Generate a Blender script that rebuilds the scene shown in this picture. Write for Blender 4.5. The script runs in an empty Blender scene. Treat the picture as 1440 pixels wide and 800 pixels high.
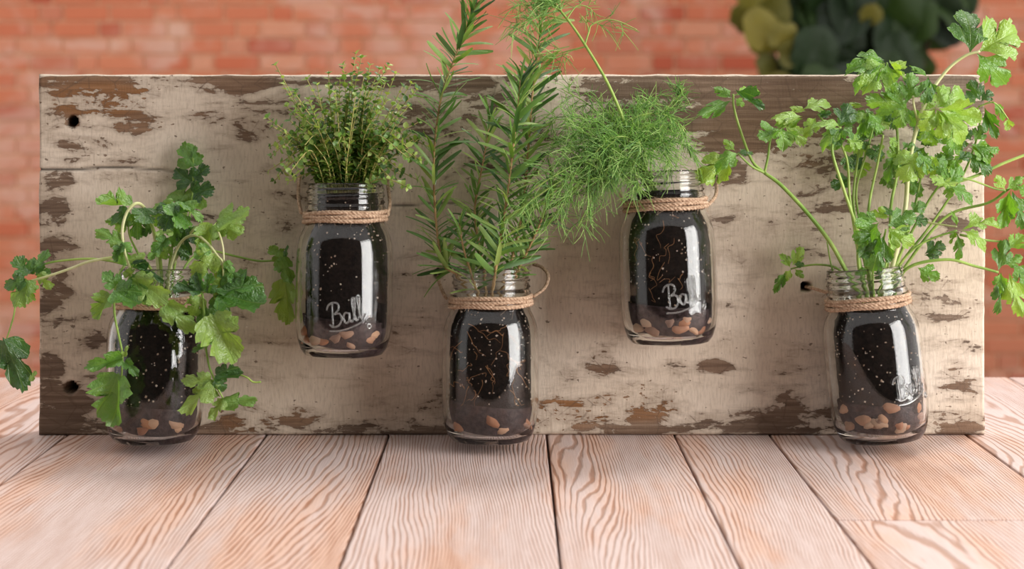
import bpy, bmesh, math, random
import numpy as np
from mathutils import Vector, Matrix, Quaternion, noise as mnoise

random.seed(7)
scene = bpy.context.scene
COL = scene.collection
R = math.radians

# ------------------------------------------------------------------ camera
F = 2000.0            # focal length in pixels of the 1440x800 frame
CY, CZ = -1.38, 0.3188
HZ = 150.0            # horizon row
cd = bpy.data.cameras.new('camera')
cam = bpy.data.objects.new('camera', cd)
COL.objects.link(cam)
cam.location = (0, CY, CZ)
cam.rotation_euler = (R(90), 0, 0)
cd.sensor_width = 36.0
cd.lens = 36.0 * F / 1440.0
cd.shift_y = -(400 - HZ) / 1440.0
cd.clip_start = 0.05
cd.dof.use_dof = True
cd.dof.focus_distance = 1.335
cd.dof.aperture_fstop = 5.0
scene.camera = cam

# ------------------------------------------------------------------ light
world = bpy.data.worlds.new('sky')
scene.world = world
world.use_nodes = True
bgn = world.node_tree.nodes.get('Background') or world.node_tree.nodes.new('ShaderNodeBackground')
bgn.inputs[0].default_value = (1.0, 0.955, 0.93, 1)
bgn.inputs[1].default_value = 0.85

sd = bpy.data.lights.new('sun', 'SUN')
sd.energy = 1.65
sd.angle = R(14)
sd.color = (1.0, 0.95, 0.88)
sun = bpy.data.objects.new('sun', sd)
COL.objects.link(sun)
sun.rotation_euler = Vector((0.42, 0.36, 1.0)).to_track_quat('Z', 'Y').to_euler()

ad = bpy.data.lights.new('window_light', 'AREA')
ad.shape = 'RECTANGLE'
ad.size, ad.size_y = 1.05, 1.35
ad.energy = 50
ad.color = (1.0, 0.97, 0.95)
al = bpy.data.objects.new('window_light', ad)
COL.objects.link(al)
al.location = (1.74, -1.02, 0.45)
al.rotation_euler = (Vector(al.location) - Vector((0, 0, 0.12))).to_track_quat('Z', 'Y').to_euler()

vs = scene.view_settings
vs.view_transform = 'Standard'
vs.look = 'None'
vs.gamma = 1.0
vs.use_curve_mapping = False
vs.exposure = 0.25

# ------------------------------------------------------------------ helpers
def P(px, py, y):
    """pixel + depth plane y (board front = 0) -> world point"""
    d = y - CY
    return Vector(((px - 720) * d / F, y, CZ - (py - HZ) * d / F))

def link(o):
    COL.objects.link(o)
    return o

WM = {}
def parent(o, p):
    o.parent = p
    o.matrix_parent_inverse = WM.get(p.name, Matrix.Identity(4)).inverted()

def mesh(name, verts, faces, smooth=True, uvs=None):
    me = bpy.data.meshes.new(name)
    me.from_pydata([tuple(v) for v in verts], [], [tuple(f) for f in faces])
    if smooth:
        me.polygons.foreach_set('use_smooth', [True] * len(me.polygons))
    if uvs is not None:
        ul = me.uv_layers.new(name='UVMap')
        for lp in me.loops:
            ul.data[lp.index].uv = uvs[lp.vertex_index]
    me.update()
    return me

def obj(name, me, mat=None, par=None, local=False, kind=None):
    o = link(bpy.data.objects.new(name, me))
    if mat is not None and len(me.materials) == 0:
        me.materials.append(mat)
    if par is not None:
        if local:
            o.parent = par
        else:
            parent(o, par)
    if kind:
        o['kind'] = kind
    return o

def empty(name, loc, label, cat, group=None, rot=None):
    o = link(bpy.data.objects.new(name, None))
    o.empty_display_size = 0.02
    o.location = loc
    if rot:
        o.rotation_euler = rot
    WM[o.name] = Matrix.LocRotScale(Vector(loc), o.rotation_euler, None)
    tag(o, label, cat, group)
    return o

def tag(o, label, cat, group=None):
    o['label'] = label
    o['category'] = cat
    if group:
        o['group'] = group

def box(x0, x1, y0, y1, z0, z1, b=0.0):
    bm = bmesh.new()
    bmesh.ops.create_cube(bm, size=1)
    for v in bm.verts:
        v.co = Vector(((x0 + x1) / 2 + v.co.x * (x1 - x0), (y0 + y1) / 2 + v.co.y * (y1 - y0), (z0 + z1) / 2 + v.co.z * (z1 - z0)))
    if b:
        bmesh.ops.bevel(bm, geom=bm.edges[:], offset=b, segments=2, affect='EDGES', profile=0.6)
    me = bpy.data.meshes.new('box')
    bm.to_mesh(me); bm.free()
    return me

def catmull(pts, n):
    """smooth resample of a list of Vectors"""
    pts = [Vector(p) for p in pts]
    if len(pts) < 3:
        return [pts[0].lerp(pts[-1], i / n) for i in range(n + 1)]
    q = [2 * pts[0] - pts[1]] + pts + [2 * pts[-1] - pts[-2]]
    out = []
    segs = len(pts) - 1
    for i in range(n + 1):
        t = i / n * segs
        k = min(int(t), segs - 1)
        u = t - k
        a, b, c, d = q[k:k + 4]
        out.append(0.5 * ((2 * b) + (c - a) * u + (2 * a - 5 * b + 4 * c - d) * u * u + (3 * b - a - 3 * c + d) * u ** 3))
    return out

class MB:
    """collects tubes and blades into one mesh"""
    def __init__(s):
        s.v, s.f = [], []
    def tube(s, pts, r0, r1=None, sides=6, cap=True):
        r1 = r0 if r1 is None else r1
        n = len(pts)
        base = len(s.v)
        nrm = None
        for i, p in enumerate(pts):
            t = (pts[min(i + 1, n - 1)] - pts[max(i - 1, 0)])
            if t.length < 1e-9:
                t = Vector((0, 0, 1))
            t.normalize()
            if nrm is None:
                nrm = t.orthogonal().normalized()
            else:
                nrm = (nrm - t * nrm.dot(t))
                nrm = nrm.normalized() if nrm.length > 1e-6 else t.orthogonal().normalized()
            bi = t.cross(nrm)
            r = r0 + (r1 - r0) * i / max(n - 1, 1)
            for k in range(sides):
                a = 2 * math.pi * k / sides
                s.v.append(p + (nrm * math.cos(a) + bi * math.sin(a)) * r)
        for i in range(n - 1):
            for k in range(sides):
                a = base + i * sides + k
                b = base + i * sides + (k + 1) % sides
                s.f.append((a, b, b + sides, a + sides))
        if cap:
            s.f.append(tuple(base + k for k in reversed(range(sides))))
            s.f.append(tuple(base + (n - 1) * sides + k for k in range(sides)))
    def add(s, verts, faces, M=None):
        b = len(s.v)
        for v in verts:
            s.v.append((M @ Vector(v)) if M is not None else Vector(v))
        for f in faces:
            s.f.append(tuple(b + i for i in f))
    def mesh(s, name, smooth=True):
        return mesh(name, s.v, s.f, smooth)

# ------------------------------------------------------------------ material helpers
def newmat(name):
    m = bpy.data.materials.new(name)
    m.use_nodes = True
    nt = m.node_tree
    nt.nodes.clear()
    out = nt.nodes.new('ShaderNodeOutputMaterial')
    return m, nt, out

class NT:
    def __init__(s, nt):
        s.nt = nt
    def node(s, t, ins=None, **props):
        n = s.nt.nodes.new(t)
        for k, v in props.items():
            setattr(n, k, v)
        if ins:
            for k, v in ins.items():
                sock = n.inputs[k]
                if isinstance(v, bpy.types.NodeSocket):
                    s.nt.links.new(v, sock)
                else:
                    sock.default_value = v
        return n
    def math(s, op, a, b=0.0, c=None, clamp=False):
        ins = {0: a, 1: b}
        if c is not None:
            ins[2] = c
        return s.node('ShaderNodeMath', ins, operation=op, use_clamp=clamp).outputs[0]
    def mix(s, f, a, b, blend='MIX'):
        n = s.node('ShaderNodeMix', None, data_type='RGBA', blend_type=blend)
        for k, v in ((0, f), (6, a), (7, b)):
            if isinstance(v, bpy.types.NodeSocket):
                s.nt.links.new(v, n.inputs[k])
            else:
                n.inputs[k].default_value = v if k == 0 else (tuple(v) + (1,) if len(v) == 3 else v)
        return n.outputs[2]
    def noise(s, vec, scale, detail=4, rough=0.55, dist=0.0):
        return s.node('ShaderNodeTexNoise', {'Vector': vec, 'Scale': scale, 'Detail': detail, 'Roughness': rough, 'Distortion': dist}).outputs[0]
    def mapv(s, vec, scale=(1, 1, 1), loc=(0, 0, 0)):
        return s.node('ShaderNodeMapping', {'Vector': vec, 'Scale': scale, 'Location': loc}).outputs[0]
    def step(s, v, lo, hi):
        return s.node('ShaderNodeMapRange', {'Value': v, 'From Min': lo, 'From Max': hi}, interpolation_type='SMOOTHSTEP').outputs[0]
    def ramp(s, v, stops):
        n = s.node('ShaderNodeValToRGB', {0: v})
        e = n.color_ramp.elements
        while len(e) < len(stops):
            e.new(0.5)
        for i, (p, c) in enumerate(stops):
            e[i].position = p
            e[i].color = tuple(c) + (1,)
        return n.outputs[0]
    def bump(s, h, strength=0.3, dist=0.001):
        return s.node('ShaderNodeBump', {'Height': h, 'Strength': strength, 'Distance': dist}).outputs[0]
    def bsdf(s, **k):
        n = s.node('ShaderNodeBsdfPrincipled')
        for a, v in k.items():
            sock = n.inputs[a.replace('_', ' ')]
            if isinstance(v, bpy.types.NodeSocket):
                s.nt.links.new(v, sock)
            else:
                sock.default_value = tuple(v) + (1,) if isinstance(v, tuple) and len(v) == 3 and sock.type == 'RGBA' else v
        return n.outputs[0]

def sh(c):
    """sRGB 0-255 -> linear"""
    return tuple(((x / 255) / 12.92 if x / 255 <= 0.04045 else ((x / 255 + 0.055) / 1.055) ** 2.4) for x in c)

# ------------------------------------------------------------------ materials
def mat_board():
    m, nt, out = newmat('peeling_paint')
    n = NT(nt)
    tc = n.node('ShaderNodeTexCoord').outputs['Object']
    bias = n.node('ShaderNodeAttribute', None, attribute_name='bias').outputs['Fac']
    warm = n.node('ShaderNodeAttribute', None, attribute_name='warm').outputs['Fac']
    a = n.noise(n.mapv(tc, (13, 13, 42)), 1.0, 9, 0.66, 0.4)
    b = n.noise(n.mapv(tc, (90, 90, 190)), 1.0, 4, 0.6)
    a = n.math('ADD', n.math('MULTIPLY', n.math('SUBTRACT', a, 0.5), 1.55), 0.5)
    s = n.math('ADD', n.math('ADD', n.math('MULTIPLY', a, 1.0), n.math('MULTIPLY', b, 0.28)), bias)
    bare = n.step(s, 0.865, 0.895)
    # small specks of missing paint
    sp = n.noise(n.mapv(tc, (130, 130, 230)), 1.0, 3, 0.5)
    spk = n.step(n.math('ADD', sp, n.math('MULTIPLY', bias, 0.25)), 0.675, 0.71)
    bare2 = n.math('MAXIMUM', bare, n.math('MULTIPLY', spk, 0.85))
    g = n.noise(n.mapv(tc, (9, 9, 260)), 1.0, 6, 0.7)
    g2 = n.noise(n.mapv(tc, (5, 5, 30)), 1.0, 4, 0.6)
    wood = n.ramp(g, [(0.25, sh((70, 56, 46))), (0.5, sh((116, 97, 82))), (0.75, sh((164, 144, 126)))])
    wood = n.mix(n.math('MULTIPLY', n.step(g2, 0.4, 0.7), 0.55), wood, sh((92, 78, 68)))
    wood = n.mix(n.math('MULTIPLY', warm, 0.75), wood, n.mix(g, sh((98, 58, 24)), sh((172, 118, 66))))
    st = n.noise(n.mapv(tc, (480, 480, 95)), 1.0, 3, 0.6)
    lo = n.noise(n.mapv(tc, (5, 5, 9)), 1.0, 4, 0.6)
    pc = n.ramp(lo, [(0.3, sh((194, 177, 157))), (0.55, sh((215, 200, 182))), (0.75, sh((230, 217, 202)))])
    pc = n.mix(n.math('MULTIPLY', n.step(st, 0.42, 0.75), 0.28), pc, sh((128, 108, 90)))
    grime = n.step(n.math('ADD', n.math('ADD', a, bias), n.math('MULTIPLY', b, 0.28)), 0.62, 0.95)
    pc = n.mix(n.math('MULTIPLY', grime, 0.6), pc, sh((140, 120, 102)))
    col = n.mix(bare2, pc, wood)
    # crackle lines close to bare spots
    vor = n.node('ShaderNodeTexVoronoi', {'Vector': n.mapv(tc, (34, 34, 60)), 'Scale': 1.0}, feature='DISTANCE_TO_EDGE').outputs['Distance']
    cr = n.math('MULTIPLY', n.math('SUBTRACT', 1.0, n.step(vor, 0.0, 0.035)), n.math('MULTIPLY', n.step(n.math('ADD', a, bias), 0.60, 0.72), 0.5))
    col = n.mix(cr, col, sh((92, 74, 60)))
    hole = n.node('ShaderNodeAttribute', None, attribute_name='hole').outputs['Fac']
    col = n.mix(hole, col, sh((40, 30, 25)))
    h = n.math('ADD', n.math('MULTIPLY', n.math('SUBTRACT', 1.0, bare2), 1.0), n.math('ADD', n.math('MULTIPLY', st, 0.45), n.math('MULTIPLY', n.math('MULTIPLY', g, bare2), 0.8)))
    nt.links.new(n.bsdf(Base_Color=col, Roughness=0.72, Specular_IOR_Level=0.3, Normal=n.bump(h, 0.7, 0.0012)), out.inputs[0])
    return m

def mat_plank():
    m, nt, out = newmat('whitewashed_wood')
    n = NT(nt)
    tc = n.node('ShaderNodeTexCoord').outputs['Object']
    rnd = n.node('ShaderNodeObjectInfo').outputs['Random']
    off = n.node('ShaderNodeCombineXYZ', {0: n.math('MULTIPLY', rnd, 7.0), 1: n.math('MULTIPLY', rnd, 13.0), 2: n.math('MULTIPLY', rnd, 31.0)}).outputs[0]
    v = n.node('ShaderNodeVectorMath', {0: tc, 1: off}, operation='ADD').outputs[0]
    sx = n.node('ShaderNodeSeparateXYZ', {0: tc}).outputs[0]
    big = n.noise(n.mapv(v, (7.0, 1.15, 1)), 1.0, 1.0, 0.4, 0.25)
    med = n.noise(n.mapv(v, (30, 9, 1)), 1.0, 2, 0.5)
    f = n.math('ADD', n.math('ADD', n.math('MULTIPLY', sx, 0.75), n.math('MULTIPLY', big, 0.15)), n.math('MULTIPLY', med, 0.008))
    ph = n.math('FRACT', n.math('MULTIPLY', f, 330.0))
    saw = n.math('ABSOLUTE', n.math('SUBTRACT', n.math('MULTIPLY', ph, 2.0), 1.0))   # 0..1 ridges
    brk = n.noise(n.mapv(v, (140, 16, 1)), 1.0, 3, 0.6)
    fine = n.noise(n.mapv(v, (900, 30, 1)), 1.0, 3, 0.6)
    groove = n.step(n.math('ADD', saw, n.math('MULTIPLY', n.math('SUBTRACT', brk, 0.5), 1.1)), 0.45, 0.95)
    worn = n.noise(n.mapv(v, (16, 3.2, 1)), 1.0, 5, 0.62)
    wm = n.step(worn, 0.44, 0.66)
    white = n.mix(fine, sh((190, 167, 161)), sh((219, 202, 197)))
    white = n.mix(n.math('MULTIPLY', wm, 0.72), white, n.mix(fine, sh((196, 150, 124)), sh((222, 182, 158))))
    brown = n.mix(wm, sh((176, 141, 124)), sh((158, 104, 74)))
    brown = n.mix(n.math('MULTIPLY', fine, 0.3), brown, sh((120, 84, 66)))
    col = n.mix(n.math('MULTIPLY', groove, 0.86), white, brown)
    h = n.math('SUBTRACT', n.math('MULTIPLY', fine, 0.25), groove)
    nt.links.new(n.bsdf(Base_Color=col, Roughness=0.55, Specular_IOR_Level=0.35, Normal=n.bump(h, 0.5, 0.0009)), out.inputs[0])
    return m

def mat_brick():
    m, nt, out = newmat('red_brick')
    n = NT(nt)
    ge = n.node('ShaderNodeNewGeometry')
    pos = ge.outputs['Position']
    rnd = n.math('FRACT', n.math('ADD', n.node('ShaderNodeObjectInfo').outputs['Random'], ge.outputs['Random Per Island']))
    base = n.ramp(rnd, [(0.0, sh((226, 126, 90))), (0.3, sh((238, 154, 116))), (0.55, sh((232, 136, 98))), (0.78, sh((242, 174, 140))), (0.95, sh((208, 104, 74)))])
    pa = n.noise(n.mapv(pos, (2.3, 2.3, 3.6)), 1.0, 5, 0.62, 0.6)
    pale = n.step(pa, 0.46, 0.64)  # dappled light on the wall, painted into the brick colour as pale patches
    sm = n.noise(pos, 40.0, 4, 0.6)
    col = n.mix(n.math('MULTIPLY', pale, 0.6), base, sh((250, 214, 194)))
    col = n.mix(n.math('MULTIPLY', sm, 0.25), col, sh((190, 92, 70)))
    nt.links.new(n.bsdf(Base_Color=col, Roughness=0.9, Normal=n.bump(sm, 0.4, 0.004)), out.inputs[0])
    return m

def mat_noise(name, c1, c2, scale=30.0, rough=0.85, bs=0.3, bd=0.002, detail=5, stretch=(1, 1, 1), spec=0.4):
    m, nt, out = newmat(name)
    n = NT(nt)
    tc = n.node('ShaderNodeTexCoord').outputs['Object']
    a = n.noise(n.mapv(tc, stretch), scale, detail, 0.62)
    col = n.mix(n.step(a, 0.3, 0.7), c1, c2)
    nt.links.new(n.bsdf(Base_Color=col, Roughness=rough, Specular_IOR_Level=spec, Normal=n.bump(a, bs, bd)), out.inputs[0])
    return m

def mat_random(name, stops, rough=0.7, scale=120.0):
    m, nt, out = newmat(name)
    n = NT(nt)
    r = n.node('ShaderNodeObjectInfo').outputs['Random']
    isl = n.node('ShaderNodeNewGeometry').outputs['Random Per Island']
    tc = n.node('ShaderNodeTexCoord').outputs['Object']
    a = n.noise(tc, scale, 4, 0.6)
    c = n.ramp(n.math('FRACT', n.math('ADD', r, isl)), stops)
    c = n.mix(n.math('MULTIPLY', a, 0.4), c, n.mix(1.0, c, (0.55, 0.5, 0.48), 'MULTIPLY'))
    nt.links.new(n.bsdf(Base_Color=c, Roughness=rough, Normal=n.bump(a, 0.3, 0.0008)), out.inputs[0])
    return m

def mat_leaf(name, dark, mid, light, trans=0.42, rough=0.38, veins=True, spec=0.55, tcol=None):
    """leaf: object/island random tone, veins from UV, light shines through"""
    m, nt, out = newmat(name)
    n = NT(nt)
    r = n.node('ShaderNodeObjectInfo').outputs['Random']
    isl = n.node('ShaderNodeNewGeometry').outputs['Random Per Island']
    rr = n.math('FRACT', n.math('ADD', r, isl))
    tc = n.node('ShaderNodeTexCoord').outputs['Object']
    nz = n.noise(tc, 3.0 if veins else 60.0, 4, 0.6)
    c = n.ramp(n.math('ADD', rr, n.math('MULTIPLY', n.math('SUBTRACT', nz, 0.5), 0.35)), [(0.0, dark), (0.5, mid), (1.0, light)])
    h = nz
    if veins:
        uv = n.node('ShaderNodeTexCoord').outputs['UV']
        s = n.node('ShaderNodeSeparateXYZ', {0: uv})
        ang = n.math('ARCTAN2', n.math('SUBTRACT', s.outputs[0], 0.5), n.math('ADD', s.outputs[1], 0.02))
        w = n.math('ABSOLUTE', n.math('SINE', n.math('MULTIPLY', ang, 8.0)))
        vein = n.math('SUBTRACT', 1.0, n.step(w, 0.0, 0.24))
        c = n.mix(n.math('MULTIPLY', vein, 0.30), c, light)
        h = n.math('ADD', n.math('MULTIPLY', nz, 0.5), n.math('MULTIPLY', vein, -0.6))
    nrm = n.bump(h, 0.35, 0.05 if veins else 0.001)
    p = n.bsdf(Base_Color=c, Roughness=rough, Specular_IOR_Level=spec, Normal=nrm)
    tcn = n.mix(1.0, c, tcol or (1.35, 1.25, 0.5), 'MULTIPLY')
    t = n.node('ShaderNodeBsdfTranslucent', {'Color': tcn, 'Normal': nrm}).outputs[0]
    mx = n.node('ShaderNodeMixShader', {0: trans, 1: p, 2: t}).outputs[0]
    nt.links.new(mx, out.inputs[0])
    return m

def mat_glass():
    m, nt, out = newmat('clear_glass')
    n = NT(nt)
    nt.links.new(n.bsdf(Base_Color=(0.975, 0.99, 0.975), Roughness=0.0, IOR=1.40, Transmission_Weight=1.0), out.inputs[0])
    return m

def mat_embossed():
    m, nt, out = newmat('embossed_glass')
    n = NT(nt)
    nt.links.new(n.bsdf(Base_Color=(0.97, 0.98, 0.97), Roughness=0.10, IOR=1.62, Transmission_Weight=0.93), out.inputs[0])
    return m

M = {}
M['emboss'] = mat_embossed()
M['board'] = mat_board()
M['plank'] = mat_plank()
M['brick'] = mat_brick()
M['mortar'] = mat_noise('mortar', sh((232, 184, 146)), sh((242, 204, 170)), 8.0, 0.95)
M['blockwall'] = mat_noise('dark_blocker', sh((56, 50, 46)), sh((72, 66, 60)), 5.0, 0.9)  # for the unseen wall added behind the viewer
M['ground'] = mat_noise('paving', sh((84, 74, 66)), sh((104, 94, 84)), 6.0, 0.9)
M['tablewood'] = mat_noise('table_frame_wood', sh((190, 150, 128)), sh((216, 186, 168)), 9.0, 0.6, stretch=(1, 6, 1))
M['glass'] = mat_glass()
M['soil'] = mat_noise('potting_soil', sh((12, 9, 8)), sh((36, 26, 22)), 260.0, 0.95, 0.9, 0.002, 6, spec=0.15)
M['char'] = mat_noise('charcoal_grit', sh((40, 31, 32)), sh((78, 62, 62)), 210.0, 0.9, 0.8, 0.0015, 5, spec=0.2)
M['perlite'] = mat_random('perlite', [(0, sh((232, 218, 205))), (0.6, sh((205, 180, 158))), (1, sh((170, 138, 112)))], 0.9)
M['pebble'] = mat_random('river_pebble', [(0, sh((196, 132, 88))), (0.3, sh((166, 108, 76))), (0.55, sh((208, 164, 132))), (0.8, sh((134, 98, 84))), (1, sh((226, 190, 160)))], 0.6, 90)
M['root'] = mat_noise('root', sh((120, 78, 44)), sh((178, 126, 80)), 90, 0.8)
M['twine'] = mat_noise('jute', sh((150, 120, 96)), sh((206, 178, 152)), 420, 0.95, 0.8, 0.0008, 4, spec=0.1)
M['cil'] = mat_leaf('cilantro_leaf', sh((52, 94, 42)), sh((96, 148, 58)), sh((156, 190, 96)), 0.45, 0.38, spec=1.0)
M['par'] = mat_leaf('parsley_leaf', sh((60, 104, 42)), sh((108, 160, 52)), sh((164, 200, 90)), 0.45, 0.36, spec=1.0)
M['thy'] = mat_leaf('thyme_leaf', sh((62, 98, 46)), sh((114, 152, 72)), sh((176, 196, 112)), 0.4, 0.4, veins=False)
M['ros'] = mat_leaf('rosemary_needle', sh((60, 98, 48)), sh((104, 144, 68)), sh((162, 186, 108)), 0.36, 0.4, veins=False)
M['dill'] = mat_leaf('dill_thread', sh((104, 150, 82)), sh((146, 192, 96)), sh((190, 218, 140)), 0.4, 0.5, veins=False)
M['stem'] = mat_noise('green_stem', sh((104, 140, 52)), sh((164, 188, 96)), 25, 0.45, 0.1)
M['palestem'] = mat_noise('pale_stem', sh((168, 176, 110)), sh((206, 206, 158)), 25, 0.45, 0.1)
M['thystem'] = mat_noise('thyme_stem', sh((142, 138, 70)), sh((188, 178, 112)), 60, 0.6, 0.1)
M['rosstem'] = mat_noise('rosemary_stem', sh((134, 104, 66)), sh((182, 150, 104)), 80, 0.7, 0.2)
M['shrub'] = mat_leaf('shrub_leaf', sh((24, 44, 22)), sh((38, 62, 28)), sh((58, 82, 34)), 0.15, 0.5)
M['shruby'] = mat_leaf('yellowed_leaf', sh((84, 86, 30)), sh((124, 118, 44)), sh((160, 148, 70)), 0.2, 0.6)
M['bark'] = mat_noise('bark', sh((70, 56, 42)), sh((104, 86, 66)), 40, 0.9)

# ================================================================== setting
# paved ground below the table
WALL_Y = 5.03
GZ = -0.95
g = obj('floor', box(-4.5, 4.5, -3.5, WALL_Y, GZ - 0.08, GZ), M['ground'], kind='structure')

# unseen dark wall, added to block front sky light and darken the jar reflections
obj('wall_front_blocker', box(-4.5, 4.5, -3.0, -2.75, GZ, 2.3), M['blockwall'], kind='structure')

# brick wall: mortar bed with single bricks standing proud of it
wall = obj('wall_back', box(-4.2, 4.2, WALL_Y + 0.012, WALL_Y + 0.22, GZ, 2.2), M['mortar'], kind='structure')
bw, bh, joint = 0.196, 0.064, 0.012
def brickmesh(w, h, d):
    return box(-w / 2, w / 2, -d / 2, d / 2, -h / 2, h / 2, 0.004)
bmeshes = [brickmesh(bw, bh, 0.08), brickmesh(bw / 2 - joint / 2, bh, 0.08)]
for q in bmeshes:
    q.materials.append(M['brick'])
rest = MB()
row = 0
z = GZ + 0.04
nb = 0
while z < 2.12:
    x = -4.1 + (0.16 if row % 2 else 0.0)
    k = random.randint(0, 1)
    while x < 4.05:
        full = (k % 3 != 2) if row % 3 else (k % 2 == 0)
        w = bw if full else bw / 2 - joint / 2
        cx = x + w / 2
        yy = WALL_Y + 0.04 + random.uniform(-0.003, 0.003)
        d = WALL_Y - CY
        px, py = 720 + F * cx / d, HZ + F * (CZ - z) / d
        vis = -34 < px < 1474 and -14 < py < 545 and (py < 114 or px < 84 or px > 1356)
        if vis:
            o = bpy.data.objects.new('brick', bmeshes[0 if full else 1])
            link(o)
            o.location = (cx, yy, z)
            o.rotation_euler = (0, random.uniform(-0.006, 0.006), 0)
            o.parent = wall
            nb += 1
        else:
            b2 = box(cx - w / 2, cx + w / 2, yy - 0.04, yy + 0.04, z - bh / 2, z + bh / 2)
            rest.add([v.co for v in b2.vertices], [tuple(p.vertices) for p in b2.polygons])
            bpy.data.meshes.remove(b2)
        x += w + joint
        k += 1
    z += bh + 0.011
    row += 1
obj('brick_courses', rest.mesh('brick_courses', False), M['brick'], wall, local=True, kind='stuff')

# table: planks run away from the viewer
table = empty('plank_table', (0, -0.15, GZ), 'whitewashed plank work table under the painted board', 'table')
TY0, TY1, TT = -0.56, 0.298, 0.024
seams = [-0.95, -0.775, -0.61, -0.432, -0.239, -0.1197, 0.0337, 0.158, 0.2505, 0.4417, 0.585, 0.77, 0.95]
for i in range(len(seams) - 1):
    a, b = seams[i] + 0.0011, seams[i + 1] - 0.0011
    spans = [(TY0, TY1)]
    if i == 8:
        spans = [(TY0, -0.2822), (-0.2800, TY1)]
    for (y0, y1) in spans:
        w, l = b - a, y1 - y0
        me = box(-w / 2, w / 2, -l / 2, l / 2, -TT, 0, 0.0016)
        o = obj('plank', me, M['plank'])
        o.location = ((a + b) / 2, (y0 + y1) / 2, random.uniform(-0.0005, 0))
        WM[o.name] = Matrix.Identity(4)
        parent(o, table)
for (x0, x1, y0, y1) in ((-0.86, 0.86, -0.50, -0.475), (-0.86, 0.86, 0.2, 0.225), (-0.86, -0.835, -0.475, 0.2), (0.835, 0.86, -0.475, 0.2)):
    obj('apron', box(x0, x1, y0, y1, -0.115, -TT - 0.0005, 0.002), M['tablewood'], table)
for sx in (-0.83, 0.83):
    for sy in (-0.47, 0.195):
        obj('leg', box(sx - 0.032, sx + 0.032, sy - 0.032, sy + 0.032, GZ, -TT - 0.0005, 0.003), M['tablewood'], table)

# ================================================================== board
BW, BH, BT = 0.9206, 0.35, 0.026
HOLES = [(101, 171, 7.5), (100, 545, 7.5), (1133, 403, 6.5), (616, 384, 6), (1350, 165, 3.0), (955, 131, 2.5)]
PATCH = [  # px ellipse, bias, warm
    (140, 140, 75, 26, .26, .9), (95, 165, 30, 34, .05, .4), (190, 172, 60, 15, .13, .5), (110, 115, 70, 12, .22, .5), (250, 115, 120, 10, .18, .3),
    (205, 132, 24, 9, .24, 1), (320, 118, 60, 16, .25, .3), (290, 165, 30, 10, .18, .3), (352, 170, 30, 26, .16, .2), (120, 205, 36, 14, .16, .2),
    (150, 222, 50, 9, .14, .2), (80, 255, 22, 16, .22, .1), (75, 300, 22, 26, .2, .1), (85, 350, 26, 24, .18, .1), (80, 400, 24, 26, .2, .1),
    (105, 470, 42, 26, .17, .0), (70, 520, 20, 24, .26, .0), (85, 580, 40, 36, .27, .05), (130, 598, 50, 14, .2, .0), (72, 440, 18, 40, .2, 0),
    (205, 570, 20, 10, .05, .1), (345, 585, 42, 22, .17, .6), (420, 585, 36, 14, .12, .4), (330, 606, 60, 9, .17, .2),
    (470, 145, 100, 34, .1, .1), (520, 110, 300, 12, .18, .1), (630, 150, 60, 60, .15, .05), (700, 190, 70, 60, .12, .0), (560, 605, 90, 8, .2, 0),
    (600, 585, 60, 14, .14, 0), (330, 305, 70, 14, .14, 0), (290, 285, 40, 10, .12, 0), (860, 130, 110, 34, .13, .1), (930, 160, 90, 50, .13, .1),
    (1020, 140, 120, 40, .24, .15), (1120, 150, 110, 44, .26, .2), (1060, 190, 100, 30, .2, .25), (1170, 240, 80, 70, .16, .1), (1010, 245, 40, 22, .2, .1),
    (1280, 120, 80, 22, .25, .0), (1330, 160, 50, 40, .2, 0), (1110, 225, 40, 18, .16, .3), (1190, 310, 70, 50, .12, .0), (1340, 260, 40, 60, .12, .05),
    (1100, 320, 30, 14, .06, .1), (820, 573, 62, 20, .2, 1), (900, 565, 62, 26, .22, .8), (780, 595, 60, 12, .15, .5), (860, 605, 120, 7, .16, .2),
    (1005, 515, 22, 11, .19, .2), (1080, 590, 100, 20, .19, .1), (1180, 590, 70, 18, .2, .1), (1340, 590, 60, 18, .24, .3), (1345, 540, 34, 30, .17, .2),
    (845, 510, 20, 22, .1, .3), (1115, 560, 24, 10, .14, .1), (660, 560, 50, 30, .08, .0), (1300, 420, 60, 40, .05, 0)]

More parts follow.
